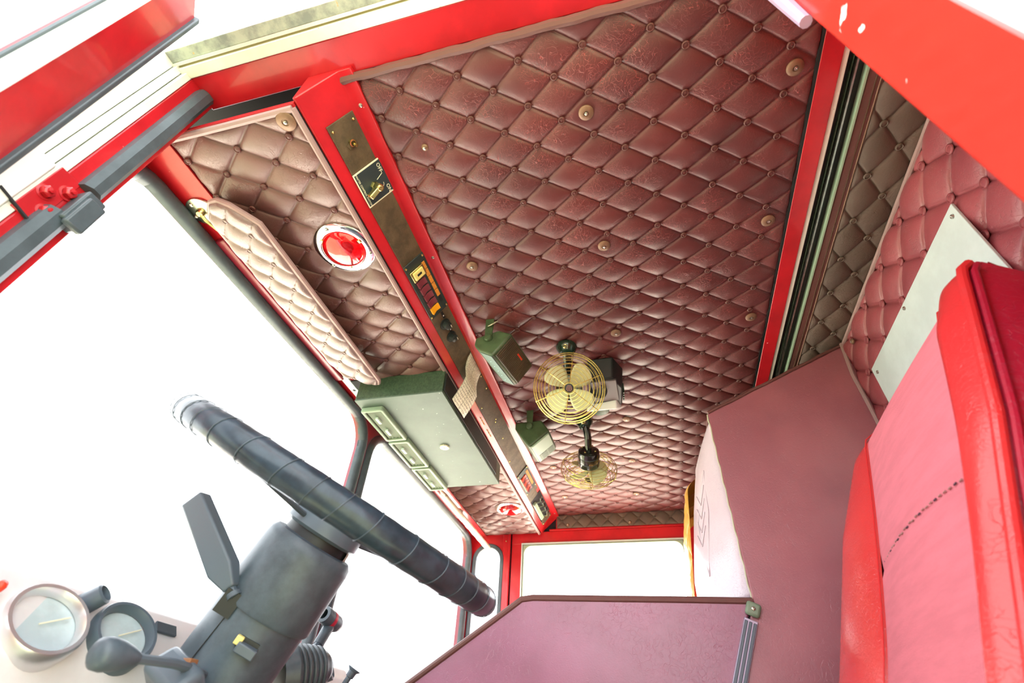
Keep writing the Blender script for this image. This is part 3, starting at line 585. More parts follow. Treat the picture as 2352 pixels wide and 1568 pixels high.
m.obox(B(0.1865, 0.066, 0.019), (bs * 0.97 + ux * 0.2).normalized(), (ux * 0.97 - bs * 0.2).normalized(), bn, 0.014, 0.0052, 0.0062); m.build('lever_knob', K['brass'], ms, bevel=0.0018)
# rocker switch panels
def rocker_panel(x0, x1, n_r, far=False):
    p = bplate('rocker_panel', x0, x1, 0.0235, 0.0845, 0.0035, 0.0065, K['switchbk'], con, bevel=0.001)
    for x in (x0 + 0.006, x1 - 0.006):
        for s_ in (0.0285, 0.080): o = bpy.data.objects.new('screw', SCRB); COL.objects.link(o); o.parent = p; o.location = B(x, s_, 0.0065); o.rotation_mode = 'QUATERNION'; o.rotation_quaternion = qb; 
    L_ = x1 - x0; st = L_ * 0.125
    def rocker(xc, m1, m2, lit=False):
        hw = st * 0.40
        q = MB(); q.prism([B(xc - hw, 0.048, 0.0065), B(xc - hw, 0.0745, 0.0065), B(xc - hw, 0.0745, 0.0135), B(xc - hw, 0.061, 0.0085), B(xc - hw, 0.048, 0.0105)], (2 * hw, 0, 0)); q.build('rocker', m1, p, bevel=0.0005)
    if not far:
        MB().obox(B(x0 + 0.034, 0.059, 0.009), ux, bs, bn, 0.0145, 0.0195, 0.003).build('indicator_frame', K['brass'], p, bevel=0.0012)
        MB().obox(B(x0 + 0.034, 0.059, 0.0115), ux, bs, bn, 0.0105, 0.0145, 0.0035).build('indicator', K['yellow'], p, bevel=0.0015)
        MB().obox(B(x0 + 0.034, 0.059, 0.0151), ux, bs, bn, 0.0028, 0.0065, 0.0002).build('indicator_slot', K['black'], p)
        for i in range(4): rocker(x0 + 0.062 + i * 0.0215, K['rocker'], None)
        rocker(x0 + 0.062 + 4 * 0.0215, K['amber'], None)
        for i in range(5): MB().obox(B(x0 + 0.030 + i * 0.0215, 0.0355, 0.0068), ux, bs, bn, 0.0098, 0.0048, 0.0006).build('amber_label', K['orange'], p)
        MB().obox(B(x0 + 0.030 + 5 * 0.0215, 0.0355, 0.0063), ux, bs, bn, 0.0085, 0.0042, 0.0006).build('empty_slot', K['black'], p)
    else:
        for i in range(6):
            rocker(x0 + 0.042 + i * 0.0195, K['rocker'] if i % 2 else K['redtag'], None)
        MB().obox(B(x0 + 0.078, 0.0365, 0.0068), ux, bs, bn, 0.056, 0.0055, 0.0006).build('amber_label', K['orange'], p)
        MB().obox(B(x0 + 0.085, 0.0775, 0.0068), ux, bs, bn, 0.055, 0.002, 0.0006).build('green_edge', K['spkpale'], p)
rocker_panel(0.372, 0.542, 5); rocker_panel(1.42, 1.585, 6, True)
for x in (0.585, 0.633):
    k = MB().lathe([(0.0155, 0.0035), (0.0155, 0.006), (0.011, 0.0065), (0.010, 0.019), (0.008, 0.0205), (0, 0.0205)], B(x, 0.0555), bn, 20).build('rotary_knob', K['acdark'], con, ang=40)
    MB().obox(B(x + 0.004, 0.05, 0.0207), ux, bs, bn, 0.0045, 0.0007, 0.0003).build('pointer', K['ivory'], k)
for x in (0.557, 0.609):
    k = bplate('slide_slot', x - 0.011, x + 0.011, 0.045, 0.052, 0.0035, 0.0042, K['black'], con); bplate('mark', x + 0.001, x + 0.005, 0.047, 0.050, 0.0042, 0.0046, K['white'], k)
# open wiring bay near the far end
bay = MB(); bay.box(1.662, 1.872, 0.41, 0.462, 1.545, 1.60)
bplate('wiring_bay', 1.662, 1.872, 0.018, 0.083, 0.0002, 0.0012, K['void'], con)
tb = bplate('terminal_block', 1.69, 1.85, 0.062, 0.080, 0.001, 0.011, K['spkpale'], con, bevel=0.002)
for k in range(3): bplate('terminal_rib', 1.69, 1.85, 0.0635 + k * 0.006, 0.066 + k * 0.006, 0.011, 0.0125, K['vent'], tb)
for k in range(7):
    x = 1.70 + k * 0.024; a = random.uniform(0, 0.012)
    MB().tube([B(x, 0.062, 0.006), B(x + 0.01, 0.05 - a, 0.014), B(x - 0.008, 0.04, 0.012), B(x + 0.012, 0.026, 0.003)], 0.0022, 6).build('wire', K['acdark'] if k % 2 else K['vent'], con)
bplate('tie_clip', 1.862, 1.885, 0.045, 0.052, 0.003, 0.008, K['brass'], con)
for x0 in (0.985, 1.06):
    for k in range(3): bplate('print_mark', x0 + k * 0.016, x0 + k * 0.016 + 0.011, 0.0915, 0.0945, 0.0004, 0.0018, K['orange'], con, bevel=0)
m = MB(); m.prism([(XF - 0.005, 0.3855, 1.594), (XF - 0.005, 0.47, 1.594), (XF - 0.005, 0.47, 1.5175)], (0.004, 0, 0)); m.build('end_cap', K['red'], con)

# printed paper curling from the console to the air unit
me = bpy.data.meshes.new('paper'); vs = []; fs = []; uvs = []
path = [B(0, 0.026, 0.0045), B(0, 0.040, 0.006), B(0, 0.055, 0.011), B(0, 0.068, 0.018), V(0, 0.4235, 1.508), V(0, 0.4325, 1.488), V(0, 0.4455, 1.466), V(0, 0.459, 1.447)]
path = [V(0, p.y, p.z) for p in path]
for i, p in enumerate(path):
    for j in range(5):
        x = 0.732 + 0.098 * j / 4 + 0.004 * i; vs.append((x, p.y + 0.0012 * math.sin(j * 1.5) * i / 7, p.z)); uvs.append((i / 7, j / 4))
for i in range(7):
    for j in range(4): fs.append((i * 5 + j, i * 5 + j + 1, (i + 1) * 5 + j + 1, (i + 1) * 5 + j))
me.from_pydata(vs, [], fs); ul = me.uv_layers.new(name='UVMap')
for lp in me.loops: ul.data[lp.index].uv = uvs[lp.vertex_index]
me.materials.append(K['paper'])
for p in me.polygons: p.use_smooth = True
pa = bpy.data.objects.new('printed_chart', me); COL.objects.link(pa); s_ = pa.modifiers.new('thick', 'SOLIDIFY'); s_.thickness = 0.0006
tag(pa, 'cream printed paper chart curling off the console behind the air unit', 'paper')

# ================================================================== RED DOME LAMPS
def dome_lamp(x, y, label):
    z = 1.5155; t = thing('dome_lamp', (x, y, z), label, 'lamp', 'round red ceiling lamps')
    m = MB(); m.lathe([(0.0625, 0), (0.0625, 0.003), (0.060, 0.0052), (0.0475, 0.0075), (0.0455, 0.0065), (0.0455, 0.0)], (x, y, z), DN, 40); m.build('bezel', K['chrome'], t, ang=40)
    m = MB(); m.lathe([(0.046, 0.001), (0.03, 0.0008), (0.012, 0.0003), (0, 0.0003)], (x, y, z), DN, 32); m.build('reflector', K['chrome'], t)
    m = MB(); m.lathe([(0.013, 0.0005), (0.013, 0.009), (0.009, 0.013), (0, 0.014)], (x + 0.004, y - 0.002, z), DN, 16); m.build('bulb', K['steel'], t)
    m = MB(); m.lathe([(0.0452, 0.0035), (0.043, 0.010), (0.037, 0.0155), (0.027, 0.0195), (0.014, 0.0215), (0, 0.022)], (x, y, z), DN, 36)
    m.lathe([(0.0452, 0.0035), (0.0415, 0.0085), (0.036, 0.0135), (0.026, 0.0175), (0.014, 0.0195), (0, 0.020)], (x, y, z), DN, 36); m.build('lens', K['lens'], t, ang=60)
    for a in (0.9, 2.99, 5.08): place('screw', SCR, t, (x + 0.0545 * math.cos(a), y + 0.0545 * math.sin(a), z - 0.0058), V(0, 0, 1).rotation_difference(V(0, 0, -1)))
    for a in (0.2, 2.3, 4.4):
        m = MB(); m.obox((x + 0.0435 * math.cos(a), y + 0.0435 * math.sin(a), z - 0.0075), (math.cos(a), math.sin(a), 0), (-math.sin(a), math.cos(a), 0), (0, 0, 1), 0.005, 0.004, 0.002); m.build('lens_clip', K['brass'], t, bevel=0.001)
dome_lamp(0.283, 0.536, 'round red dome lamp nearest the open door, behind the big pink sun visor')
dome_lamp(1.668, 0.536, 'round red dome lamp near the passenger window, beyond the green air unit')

# ================================================================== SUN VISORS
def visor(name, hinge, free, poly, m, label, lat, nx, bracket_x):
    """poly: (x, w) outline with w=0 at the hinge, 1 at the free edge"""
    h0 = V(0, *hinge); f0 = V(0, *free); wv = f0 - h0; W = wv.length; wn = wv.normalized(); nn = V(1, 0, 0).cross(wn).normalized()
    if nn.z > 0: nn = -nn
    t = thing(name, (poly[0][0], hinge[0], hinge[1]), label, 'sun visor', 'quilted sun visors')
    xs = [p[0] for p in poly]; N = len(poly)
    def span(x):   # w range of the outline at x
        ws = []
        for i in range(N):
            (a, u_), (b, v_) = poly[i], poly[(i + 1) % N]
            if (a - x) * (b - x) <= 0 and abs(a - b) > 1e-9: ws.append(u_ + (v_ - u_) * (x - a) / (b - a))
        return (min(ws), max(ws)) if ws else (0.4, 0.6)
    NX, NW = nx, 34; x0, x1 = min(xs) + 1e-4, max(xs) - 1e-4
    op, oq, dp, dq = lat
    def surf(sign):
        def fn(a, b):
            x = x0 + (x1 - x0) * a; lo, hi = span(x); wq = lo + (hi - lo) * b
            e = max(0.0, min(1, min(b, 1 - b) * (hi - lo) * W / 0.012)); e = min(e, min(a, 1 - a) * (x1 - x0) / 0.012)
            e = math.sqrt(max(0, 1 - (1 - min(1, e)) ** 2))
            s_, d_ = (x - op) / dp, (wq * W - oq) / dq; A_, B_ = (s_ + d_) / 2, (s_ - d_) / 2
            pf = lambda q: math.sin(math.pi * abs(q - round(q))) ** 0.55
            th = 0.006 * e + 0.009 * e * (pf(A_) * pf(B_)) ** 0.75
            return V(x, 0, 0) + h0 + wn * (wq * W) + nn * th * sign
        return fn
    M_ = MB(); M_.grid(surf(1), NX, NW); M_.build('quilted_face', m, t, ang=180)
    M_ = MB(); M_.grid(surf(-0.6), 40, 8); M_.build('back_face', m, t, ang=180)
    out = []
    for i in range(N):
        (a, u_), (b, v_) = poly[i], poly[(i + 1) % N]
        for k in range(6): out.append(V(a + (b - a) * k / 6, 0, 0) + h0 + wn * (u_ + (v_ - u_) * k / 6) * W)
    MB().tube(out, 0.0058, 8, closed=True).build('piping', K['pipe_pale'] if m is K['visor'] else m, t)
    inn = []; cxm = sum(xs) / N; 
    for i in range(N):
        (a, u_), (b, v_) = poly[i], poly[(i + 1) % N]
        for k in range(8):
            x = a + (b - a) * k / 8; ww = u_ + (v_ - u_) * k / 8
            x += (0.009 if x < cxm else -0.009) if (x - min(xs) < 0.06 or max(xs) - x < 0.06) else 0; ww += (0.09 if ww < 0.5 else -0.09)
            inn.append(V(x, 0, 0) + h0 + wn * ww * W + nn * 0.0082)
    MB().tube(inn, 0.0007, 5, closed=True).build('stitch_line', K['stitch'], t)
    bl = []
    for i in range(-40, 41):
        for j in range(-40, 41):
            x = op + (i + j) * dp; q = (oq + (i - j) * dq) / W
            if x0 + 0.01 < x < x1 - 0.01:
                lo, hi = span(x)
                if lo + 0.09 < q < hi - 0.09: bl.append((x, q))
    me_ = button_mesh(0.0048, m); qq = V(0, 0, 1).rotation_difference(nn)
    for x, q in bl: place('button', me_, t, V(x, 0, 0) + h0 + wn * q * W + nn * 0.0075, qq)
    # hinge bracket on the header
    bx = bracket_x; c = V(bx, hinge[0] + 0.023, 1.5125)
    b_ = MB().lathe([(0.029, 0), (0.0285, 0.003), (0.026, 0.004), (0, 0.0042)], c, DN, 28).build('hinge_bracket', K['steel'], t, ang=40)
    for a in (1.2, 2.7, 4.6): 
        s = bpy.data.objects.new('screw', SCR); COL.objects.link(s); s.parent = b_; s.location = c + V(0.020 * math.cos(a), 0.020 * math.sin(a), -0.004); s.rotation_euler = (math.pi, 0, 0)
    m2 = MB(); m2.lathe([(0.009, 0.004), (0.008, 0.010), (0.006, 0.0125), (0, 0.013)], c, DN, 16); m2.tube([c + V(0, 0, -0.009), c + V(0.014, -0.004, -0.014), V(bx + 0.05, hinge[0] - 0.004, hinge[1] - 0.002)], 0.0035, 8); m2.build('hinge_pin', K['brass'], b_)
    return t
visor('sun_visor', (0.744, 1.492), (0.636, 1.470), [(0.112, 0.30), (0.109, 0.48), (0.121, 0.66), (0.165, 1.0), (0.30, 1.0), (0.45, 1.0), (0.60, 1.0), (0.672, 1.0), (0.687, 0.93), (0.69, 0.80), (0.655, 0.10), (0.60, 0.0), (0.45, 0.0), (0.30, 0.0), (0.17, 0.0), (0.14, 0.06)], K['visor'], 'large pale pink quilted sun visor on the driver side, folded towards the headliner', (0.150, 0.042, 0.0365, 0.0345), 190, 0.138)
visor('sun_visor', (0.744, 1.497), (0.655, 1.402), [(1.385, 0.45), (1.41, 0.80), (1.45, 1.0), (1.60, 1.0), (1.75, 1.0), (1.83, 0.95), (1.89, 0.72), (1.925, 0.55), (1.86, 0.30), (1.78, 0.05), (1.70, 0.0), (1.55, 0.0), (1.45, 0.0), (1.40, 0.10)], K['visor2'], 'off-white sun visor seen edge-on by the passenger windscreen', (1.45, 0.042, 0.0365, 0.0345), 120, 1.66)

# ================================================================== AIR UNIT
ac = thing('air_unit', (0.995, 0.595, 1.512), 'pale green under-panel air unit with three vents, hung behind the windscreen', 'air conditioner')
MB().box(0.715, 1.275, 0.470, 0.721, 1.4435, 1.512).build('body', K['acside'], ac, bevel=0.002)
MB().box(0.7145, 1.2755, 0.4695, 0.7215, 1.4405, 1.4440).build('face_plate', K['acbody'], ac, bevel=0.001)
MB().box(0.722, 1.22, 0.4662, 0.4705, 1.450, 1.505).build('rear_cover', K['acdark'], ac, bevel=0.001)
def vent(x0, x1):
    v = MB(); v.ring([(x, y, 1.4405) for x, y in rrect(x0, x1, 0.652, 0.718, 0.006, 3)], [(x, y, 1.4405) for x, y in rrect(x0 + 0.010, x1 - 0.010, 0.661, 0.709, 0.003, 3)], (0, 0, -0.014)); v = v.build('vent', K['vent'], ac, bevel=0.0025)
    MB().box(x0 + 0.008, x1 - 0.008, 0.659, 0.711, 1.4385, 1.4395).build('duct', K['acdark'], v)
    for k in range(4):
        y = 0.6695 + k * 0.0105; MB().obox(((x0 + x1) / 2, y, 1.4325), V(1, 0, 0), V(0, 0.86, -0.5), V(0, 0.5, 0.86), (x1 - x0) / 2 - 0.0105, 0.0042, 0.0007).build('slat', K['vent'], v)
    for f in (0.3, 0.68):
        x = x0 + (x1 - x0) * f; MB().obox((x, 0.686, 1.4255), V(1, 0, 0), V(0, 1, 0), V(0, 0, 1), 0.0135, 0.0042, 0.0035).build('vane_tab', K['ventpale'], v, bevel=0.001)
vent(0.748, 0.916); vent(0.924, 1.092); vent(1.100, 1.268)
kb = MB(); pr_ = []
for k in range(48):
    a = 2 * math.pi * k / 48; r = 0.0145 if k % 3 else 0.0125; pr_.append((0.993 + r * math.cos(a), 0.5645 + r * math.sin(a), 1.4405))
kb.prism(pr_, (0, 0, -0.0055)); kb = kb.build('serrated_knob', K['ivory'], ac, bevel=0.0006)
MB().obox((0.993, 0.5645, 1.4348), V(1, 0, 0), V(0, 1, 0), V(0, 0, 1), 0.0042, 0.0026, 0.0003).build('slot', K['vent'], kb)

# ================================================================== SPEAKERS
def speaker(sec, x0, ext, face_i, label, mats, kind):
    P = [V(x0, y, z) for y, z in sec]; e = Vector(ext); t = thing('speaker', (x0 + ext[0] / 2, sec[0][0], 1.59), label, 'speaker', 'box speakers under the headliner')
    MB().prism(P, e).build('cabinet', mats[0], t, bevel=0.006, seg=3)
    # front face between section points face_i and face_i+1
    a, b = P[face_i], P[(face_i + 1) % len(P)]; fa = (b - a).normalized(); xa = e.normalized(); fnrm = xa.cross(fa).normalized()
    cen = sum(P, V(0, 0, 0)) / len(P) + e / 2; fc = (a + b) / 2 + e / 2
    if fnrm.dot(fc - cen) < 0: fnrm = -fnrm
    hl, hw = e.length / 2 - 0.006, (b - a).length / 2 - 0.007
    gr = MB().obox(fc + fnrm * 0.002, xa, fa, fnrm, hl, hw, 0.0028).build('grille', mats[1], t, bevel=0.002)
    kn = V(x0, sum(s_[0] for s_ in sec) / len(sec), sum(s_[1] for s_ in sec) / len(sec) + 0.012)
    for sgn, o_ in ((-1, kn), (1, kn + e)):
        m = MB(); m.lathe([(0.011, 0), (0.011, 0.007), (0.0085, 0.010), (0, 0.0105)], o_, xa * sgn, 18); m.build('bracket_knob', mats[0], t, ang=40)
        m = MB(); m.prism([o_ + xa * sgn * 0.002 + V(0, -0.009, 0), o_ + xa * sgn * 0.002 + V(0, 0.009, 0), V(o_.x + sgn * 0.002, o_.y + 0.011, 1.594), V(o_.x + sgn * 0.002, o_.y - 0.011, 1.594)], xa * sgn * 0.0025); m.build('yoke_bracket', mats[0], t)
    return t, gr, fc, xa, fa, fnrm, hl, hw, P, e
t, gr, fc, xa, fa, fnrm, hl, hw, P, e = speaker([(0.366, 1.514), (0.364, 1.540), (0.304, 1.556), (0.268, 1.538), (0.314, 1.473), (0.350, 1.494)], 0.635, (0.150, -0.022, 0.012), 3, 'olive box speaker with brown ribbed grille, nearer the open door', (K['spk'], K['grille']), 0)
for k in range(22):
    MB().obox(fc + xa * (-hl + 0.006 + k * (2 * hl - 0.012) / 21) - fa * 0.0 + fnrm * 0.005, fa, xa, fnrm, hw - 0.003, 0.0011, 0.0006).build('grille_rib', K['leatherette'], gr)
MB().obox(fc + xa * 0.002 - fa * hw * 0.52 + fnrm * 0.006, xa, fa, fnrm, 0.014, 0.0022, 0.0008).build('badge', K['redtag'], gr)
# bluish lower side with pale lettering marks
sa, sb = P[4], P[5]; sd = (sb - sa).normalized(); sn = xa.cross(sd).normalized()
if sn.z > 0: sn = -sn
sc_ = (sa + sb) / 2 + e / 2
sp = MB().obox(sc_ + sn * 0.001, xa, sd, sn, e.length / 2 - 0.004, (sb - sa).length / 2 - 0.003, 0.0008).build('side_panel', K['spkside'], t, bevel=0.0006)
for k in range(10): MB().obox(sc_ + xa * (-0.05 + k * 0.0115) + sn * 0.002 + sd * 0.002, (xa * 0.8 + sd * (0.6 if k % 2 else -0.5)).normalized(), (sd * 0.8 - xa * 0.5).normalized(), sn, 0.0035, 0.0011, 0.0003).build('print_mark', K['ltblue'], sp)
MB().obox((0.628, 0.318, 1.574), V(0.5, -0.3, 0.8).normalized(), V(0.3, 0.95, 0).normalized(), V(-0.8, 0.2, 0.5).normalized(), 0.016, 0.006, 0.0006).build('paper_tag', K['ivory'], t)
t, gr, fc, xa, fa, fnrm, hl, hw, P, e = speaker([(0.369, 1.530), (0.369, 1.552), (0.284, 1.554), (0.257, 1.513), (0.321, 1.460)], 1.075, (0.150, 0.003, 0.022), 3, 'olive box speaker with pale slotted front, nearer the passenger side', (K['spk'], K['spkpale']), 1)
for k in range(5):
    for r in range(2):
        MB().obox(fc + xa * (hl * 0.32 + k * 0.0095) + fa * (hw * (-0.55 + r * 0.75)) + fnrm * 0.0052, fa, xa, fnrm, hw * 0.3, 0.0016, 0.0004).build('slot', K['acside'], gr)
MB().obox(fc + xa * hl * 0.62 - fa * hw * 0.1 + fnrm * 0.0045, fa, xa, fnrm, hw * 0.86, hl * 0.36, 0.0008).build('slot_plate', K['vent'], gr, bevel=0.0006)

# ================================================================== FANS
def fan(c, front, base, R, label, arm):
    c = V(*c); a = Vector(front).normalized(); u, v, _ = frame(a)
    # make u point image-up-ish
    up = V(-0.637, -0.123, 0.761); v = (up - a * up.dot(a)).normalized(); u = v.cross(a)
    base = V(*base); t = thing('fan', base, label, 'fan', 'brass cage fans on the headliner')
    m = MB(); m.lathe([(0.027, 0), (0.029, 0.006), (0.026, 0.014), (0.018, 0.026), (0.0, 0.028)], base, DN, 20); m.build('base', K['greenblack'], t, ang=40)
    m = MB(); m.lathe([(0.006, 0.014), (0.006, 0.022), (0.0045, 0.023)], base + V(-0.011, 0, -0.004), V(-0.6, 0, -0.8), 10); m.tube([base + V(-0.022, 0, -0.021), base + V(-0.032, 0, -0.030)], 0.0024, 8); m.build('toggle', K['brass'], t)
    back = c - a * 0.085
    m = MB(); m.tube([base + V(0, 0, -0.015)] + [V(*p) for p in arm] + [back + a * 0.02], [0.012] + [0.012] * len(arm) + [0.010], 10); m.build('arm', K['blackgloss'], t)
    m = MB(); m.lathe([(0, -0.004), (0.016, -0.003), (0.028, 0.0), (0.034, 0.004), (0.0355, 0.012), (0.0355, 0.052), (0.033, 0.058), (0.012, 0.060), (0.008, 0.075)], back, a, 28, hint=v); mo = m.build('motor', K['blackgloss'], t, ang=40)
    for k in range(4):
        an = k * math.pi / 2 + 0.5; place_ = back - a * 0.003 + (u * math.cos(an) + v * math.sin(an)) * 0.024
        s = bpy.data.objects.new('bolt', SCRB); COL.objects.link(s); s.parent = mo; s.location = place_; s.rotation_mode = 'QUATERNION'; s.rotation_quaternion = V(0, 0, 1).rotation_difference(-a)
    for hh_ in (0.02, 0.04): MB().lathe([(0.0357, hh_), (0.0363, hh_ + 0.0008), (0.0357, hh_ + 0.0016)], back, a, 28).build('motor_band', K['slate'], mo)
    # blades
    bc = c - a * 0.008
    m = MB(); m.lathe([(0.013, -0.006), (0.014, 0.004), (0.009, 0.009), (0, 0.010)], bc, a, 18); m.build('hub', K['blade'], t)
    for k in range(4):
        an = 0.75 + k * math.pi / 2
        rd = u * math.cos(an) + v * math.sin(an); td = -u * math.sin(an) + v * math.cos(an)
        def bf(i, j, rd=rd, td=td):
            r = 0.010 + (R * 0.76 - 0.010) * i; wd = R * (0.10 + 0.25 * math.sin(min(1, i * 1.15) * math.pi * 0.62) ** 0.9)
            if i > 0.72: wd *= math.sqrt(max(0.0, 1 - ((i - 0.72) / 0.285) ** 2))
            s_ = (j - 0.5) * 2 * wd; tw = 0.55 - 0.25 * i
            return bc + rd * r + td * (s_ * math.cos(tw) + 0.06 * R * i) + a * (s_ * math.sin(tw) + 0.002)
        b = MB(); b.grid(bf, 14, 8); b = b.build('blade', K['blade'], t, ang=180); b.modifiers.new('thick', 'SOLIDIFY').thickness = 0.0012
    # wire guard
    gd = MB(); fr = []
    for r, h in ((0.17, 0.030), (0.27, 0.0285), (0.37, 0.027), (0.47, 0.025), (0.57, 0.0225), (0.67, 0.0195), (0.77, 0.016), (0.86, 0.011), (0.94, 0.005), (1.0, -0.004), (1.0, -0.013), (1.0, -0.021), (0.95, -0.029), (0.86, -0.033), (0.72, -0.036), (0.58, -0.038)):
        gd.tube([c + a * h + (u * math.cos(q) + v * math.sin(q)) * R * r for q in [2 * math.pi * k / 44 for k in range(44)]], 0.0008, 5, closed=True)
    gd.build('guard_rings', K['brassw'], t, ang=60)
    for k in range(6):
        an = 1.45 + k * math.pi / 3; rd = u * math.cos(an) + v * math.sin(an)
        m = MB(); m.tube([c + a * 0.030 + rd * R * 0.13, c + a * 0.025 + rd * R * 0.5, c + a * 0.012 + rd * R * 0.85, c - a * 0.003 + rd * R * 1.015, c - a * 0.024 + rd * R * 1.015, c - a * 0.038 + rd * R * 0.6], 0.0011, 6); m.build('guard_spoke', K['brassw'], t)
    m = MB(); m.lathe([(R * 0.135, 0.028), (R * 0.135, 0.031), (R * 0.115, 0.0318), (0, 0.0318)], c, a, 24); bd = m.build('badge', K['black'], t, ang=40)
    m = MB(); m.tube([c + a * 0.031 + (u * math.cos(q) + v * math.sin(q)) * R * 0.133 for q in [2 * math.pi * k / 28 for k in range(28)]], 0.0011, 6, closed=True); m.build('badge_rim', K['brassw'], bd)
    for k, (yy, ww) in enumerate(((0.065, 0.05), (0.03, 0.07), (-0.005, 0.085), (-0.04, 0.085), (-0.075, 0.06))):
        for q in (-1, 0, 1): MB().obox(c + a * 0.0322 + v * R * yy + u * R * ww * 0.7 * q, u, v, a, R * ww * 0.28, R * 0.009, 0.0002).build('badge_print', K['stitch'], bd)
    return t
fan((0.787, 0.150, 1.462), (-0.81, -0.116, -0.57), (0.775, 0.152, 1.594), 0.092, 'brass cage fan facing the driver, nearest the camera', [(0.815, 0.156, 1.556), (0.855, 0.158, 1.535)])
fan((1.290, 0.165, 1.470), (0.854, 0.138, -0.504), (1.165, 0.158, 1.594), 0.092, 'brass cage fan turned to the passenger, showing its black motor', [(1.172, 0.152, 1.555), (1.178, 0.150, 1.535)])

# dark box with a pale clip behind the first fan
bx = thing('ceiling_box', (0.92, 0.07, 1.595), 'dark green-black box with a pale clip fixed to the headliner behind the fan', 'box')
m = MB(); m.prism([(0.845, 0.105, 1.594), (0.845, 0.035, 1.594), (0.90, 0.012, 1.594), (0.985, 0.020, 1.594), (1.0, 0.10, 1.594)], (0.012, 0.006, -0.062)); m.build('case', K['acdark'], bx, bevel=0.004)
MB().obox((0.915, 0.066, 1.531), V(1, 0, 0), V(0, 1, 0), V(0, 0, 1), 0.05, 0.035, 0.003).build('front_plate', mat('grey_brown_plate', (0.06, 0.05, 0.05), 0.4), bx, bevel=0.002)
m = MB(); m.lathe([(0.026, 0), (0.026, 0.006), (0.022, 0.008), (0.018, 0.004), (0, 0.003)], (0.905, 0.085, 1.528), V(-0.4, 0.2, -0.9), 24); m.build('dial', K['black'], bx, ang=40)
for k in range(4): MB().obox((0.955 + k * 0.012, 0.0165 + k * 0.001, 1.56), V(1, 0, 0), V(0, 0, 1), V(0, 1, 0), 0.003, 0.016, 0.002).build('fin', K['acside'], bx)
m = MB(); m.prism([(0.975, 0.125, 1.545), (0.962, 0.038, 1.540), (0.985, 0.026, 1.555), (1.02, 0.028, 1.590), (1.015, 0.128, 1.590)], (0.022, 0.004, -0.028)); m.build('pale_clip', K['white'], bx, bevel=0.004)
m = MB(); m.lathe([(0.030, 0), (0.028, 0.035), (0.024, 0.038), (0, 0.038)], (1.06, 0.095, 1.594), DN, 18); m.build('foot', K['acside'], bx, ang=40)

# ================================================================== ENGINE COVER
XN = 0.911
tw = thing('engine_tower', (1.08, -0.37, 0.2), 'tall plum vinyl engine cover rising to the headliner behind the driver seat', 'engine cover')
m = MB(); m.prism([(XN, y, z) for y, z in [(-0.187, 1.426), (-0.560, 1.597), (-0.560, 0.2), (0.16, 0.2), (-0.10, 0.80), (-0.187, 0.985)]], (0.014, 0, 0)); m.build('side_panel', K['tower'], tw, bevel=0.003)
m = MB(); m.prism([(XN + 0.014, y, z) for y, z in [(-0.200, 1.415), (-0.560, 1.585), (-0.560, 0.2), (-0.200, 0.2)]], (0.32, 0, 0)); m.build('core', K['void'], tw)
m = MB(); m.prism([(XN + 0.002, y, z) for y, z in [(-0.187, 1.430), (-0.560, 1.6005), (-0.560, 1.595), (-0.187, 1.4245)]], (0.33, 0, 0)); m.build('top_trim', K['pipe'], tw, bevel=0.002)
pts = [(XN - 0.001, -0.187 - 0.373 * i / 12 , 1.427 + 0.1725 * i / 12 + 0.001 * math.sin(i * 2)) for i in range(13)]
MB().tube(pts, 0.0042, 8).build('edge_piping', K['pipe'], tw)
MB().tube([(XN + 0.003, -0.186 + 0.0012 * math.sin(i * 2.1), 1.424 - 0.44 * i / 24) for i in range(25)], 0.0018, 6).build('glue_line', mat('pale_glue', (0.45, 0.46, 0.33), 0.6), tw)
# padded front, bulging towards the windscreen
def padf(a, b):
    z = 1.428 - 0.428 * b; x = XN + 0.016 + 0.325 * a
    yfar = -0.166 + 0.062 * min(1, b * 1.35) ** 0.9
    y = -0.192 + (yfar + 0.192) * (a ** 0.8) + 0.018 * math.sin(math.pi * a) * min(1, b * 3)
    ed = min(1, a / 0.05, (1 - a) / 0.06, b / 0.03 + 0.15); y = y - 0.016 * (1 - math.sqrt(max(0, 1 - (1 - ed) ** 2)))
    return V(x, y, z + (0.008 * a if b < 0.05 else 0))
m = MB(); m.grid(padf, 26, 36); pd = m.build('front_pad', K['pad'], tw, ang=180); pd.modifiers.new('thick', 'SOLIDIFY').thickness = 0.006
def pq(a, b, d=0.0015): p = padf(a, b); return p + V(0, d, 0)
for k in range(4):
    for s_ in (-1, 1):
        m = MB(); m.tube([pq(0.42 + 0.02 * k, 0.42 + 0.075 * k), pq(0.42 + 0.02 * k + 0.11 * s_, 0.33 + 0.075 * k)], 0.0011, 6); m.build('embossed_chevron', K['pad'], pd)
m = MB(); m.tube([pq(0.30, 0.24), pq(0.55, 0.50), pq(0.42, 0.82)], 0.0011, 6); m.build('embossed_line', K['pad'], pd)
m = MB(); m.tube([pq(0.30, 0.24), pq(0.28, 0.50), pq(0.42, 0.82)], 0.0011, 6); m.build('embossed_line', K['pad'], pd)

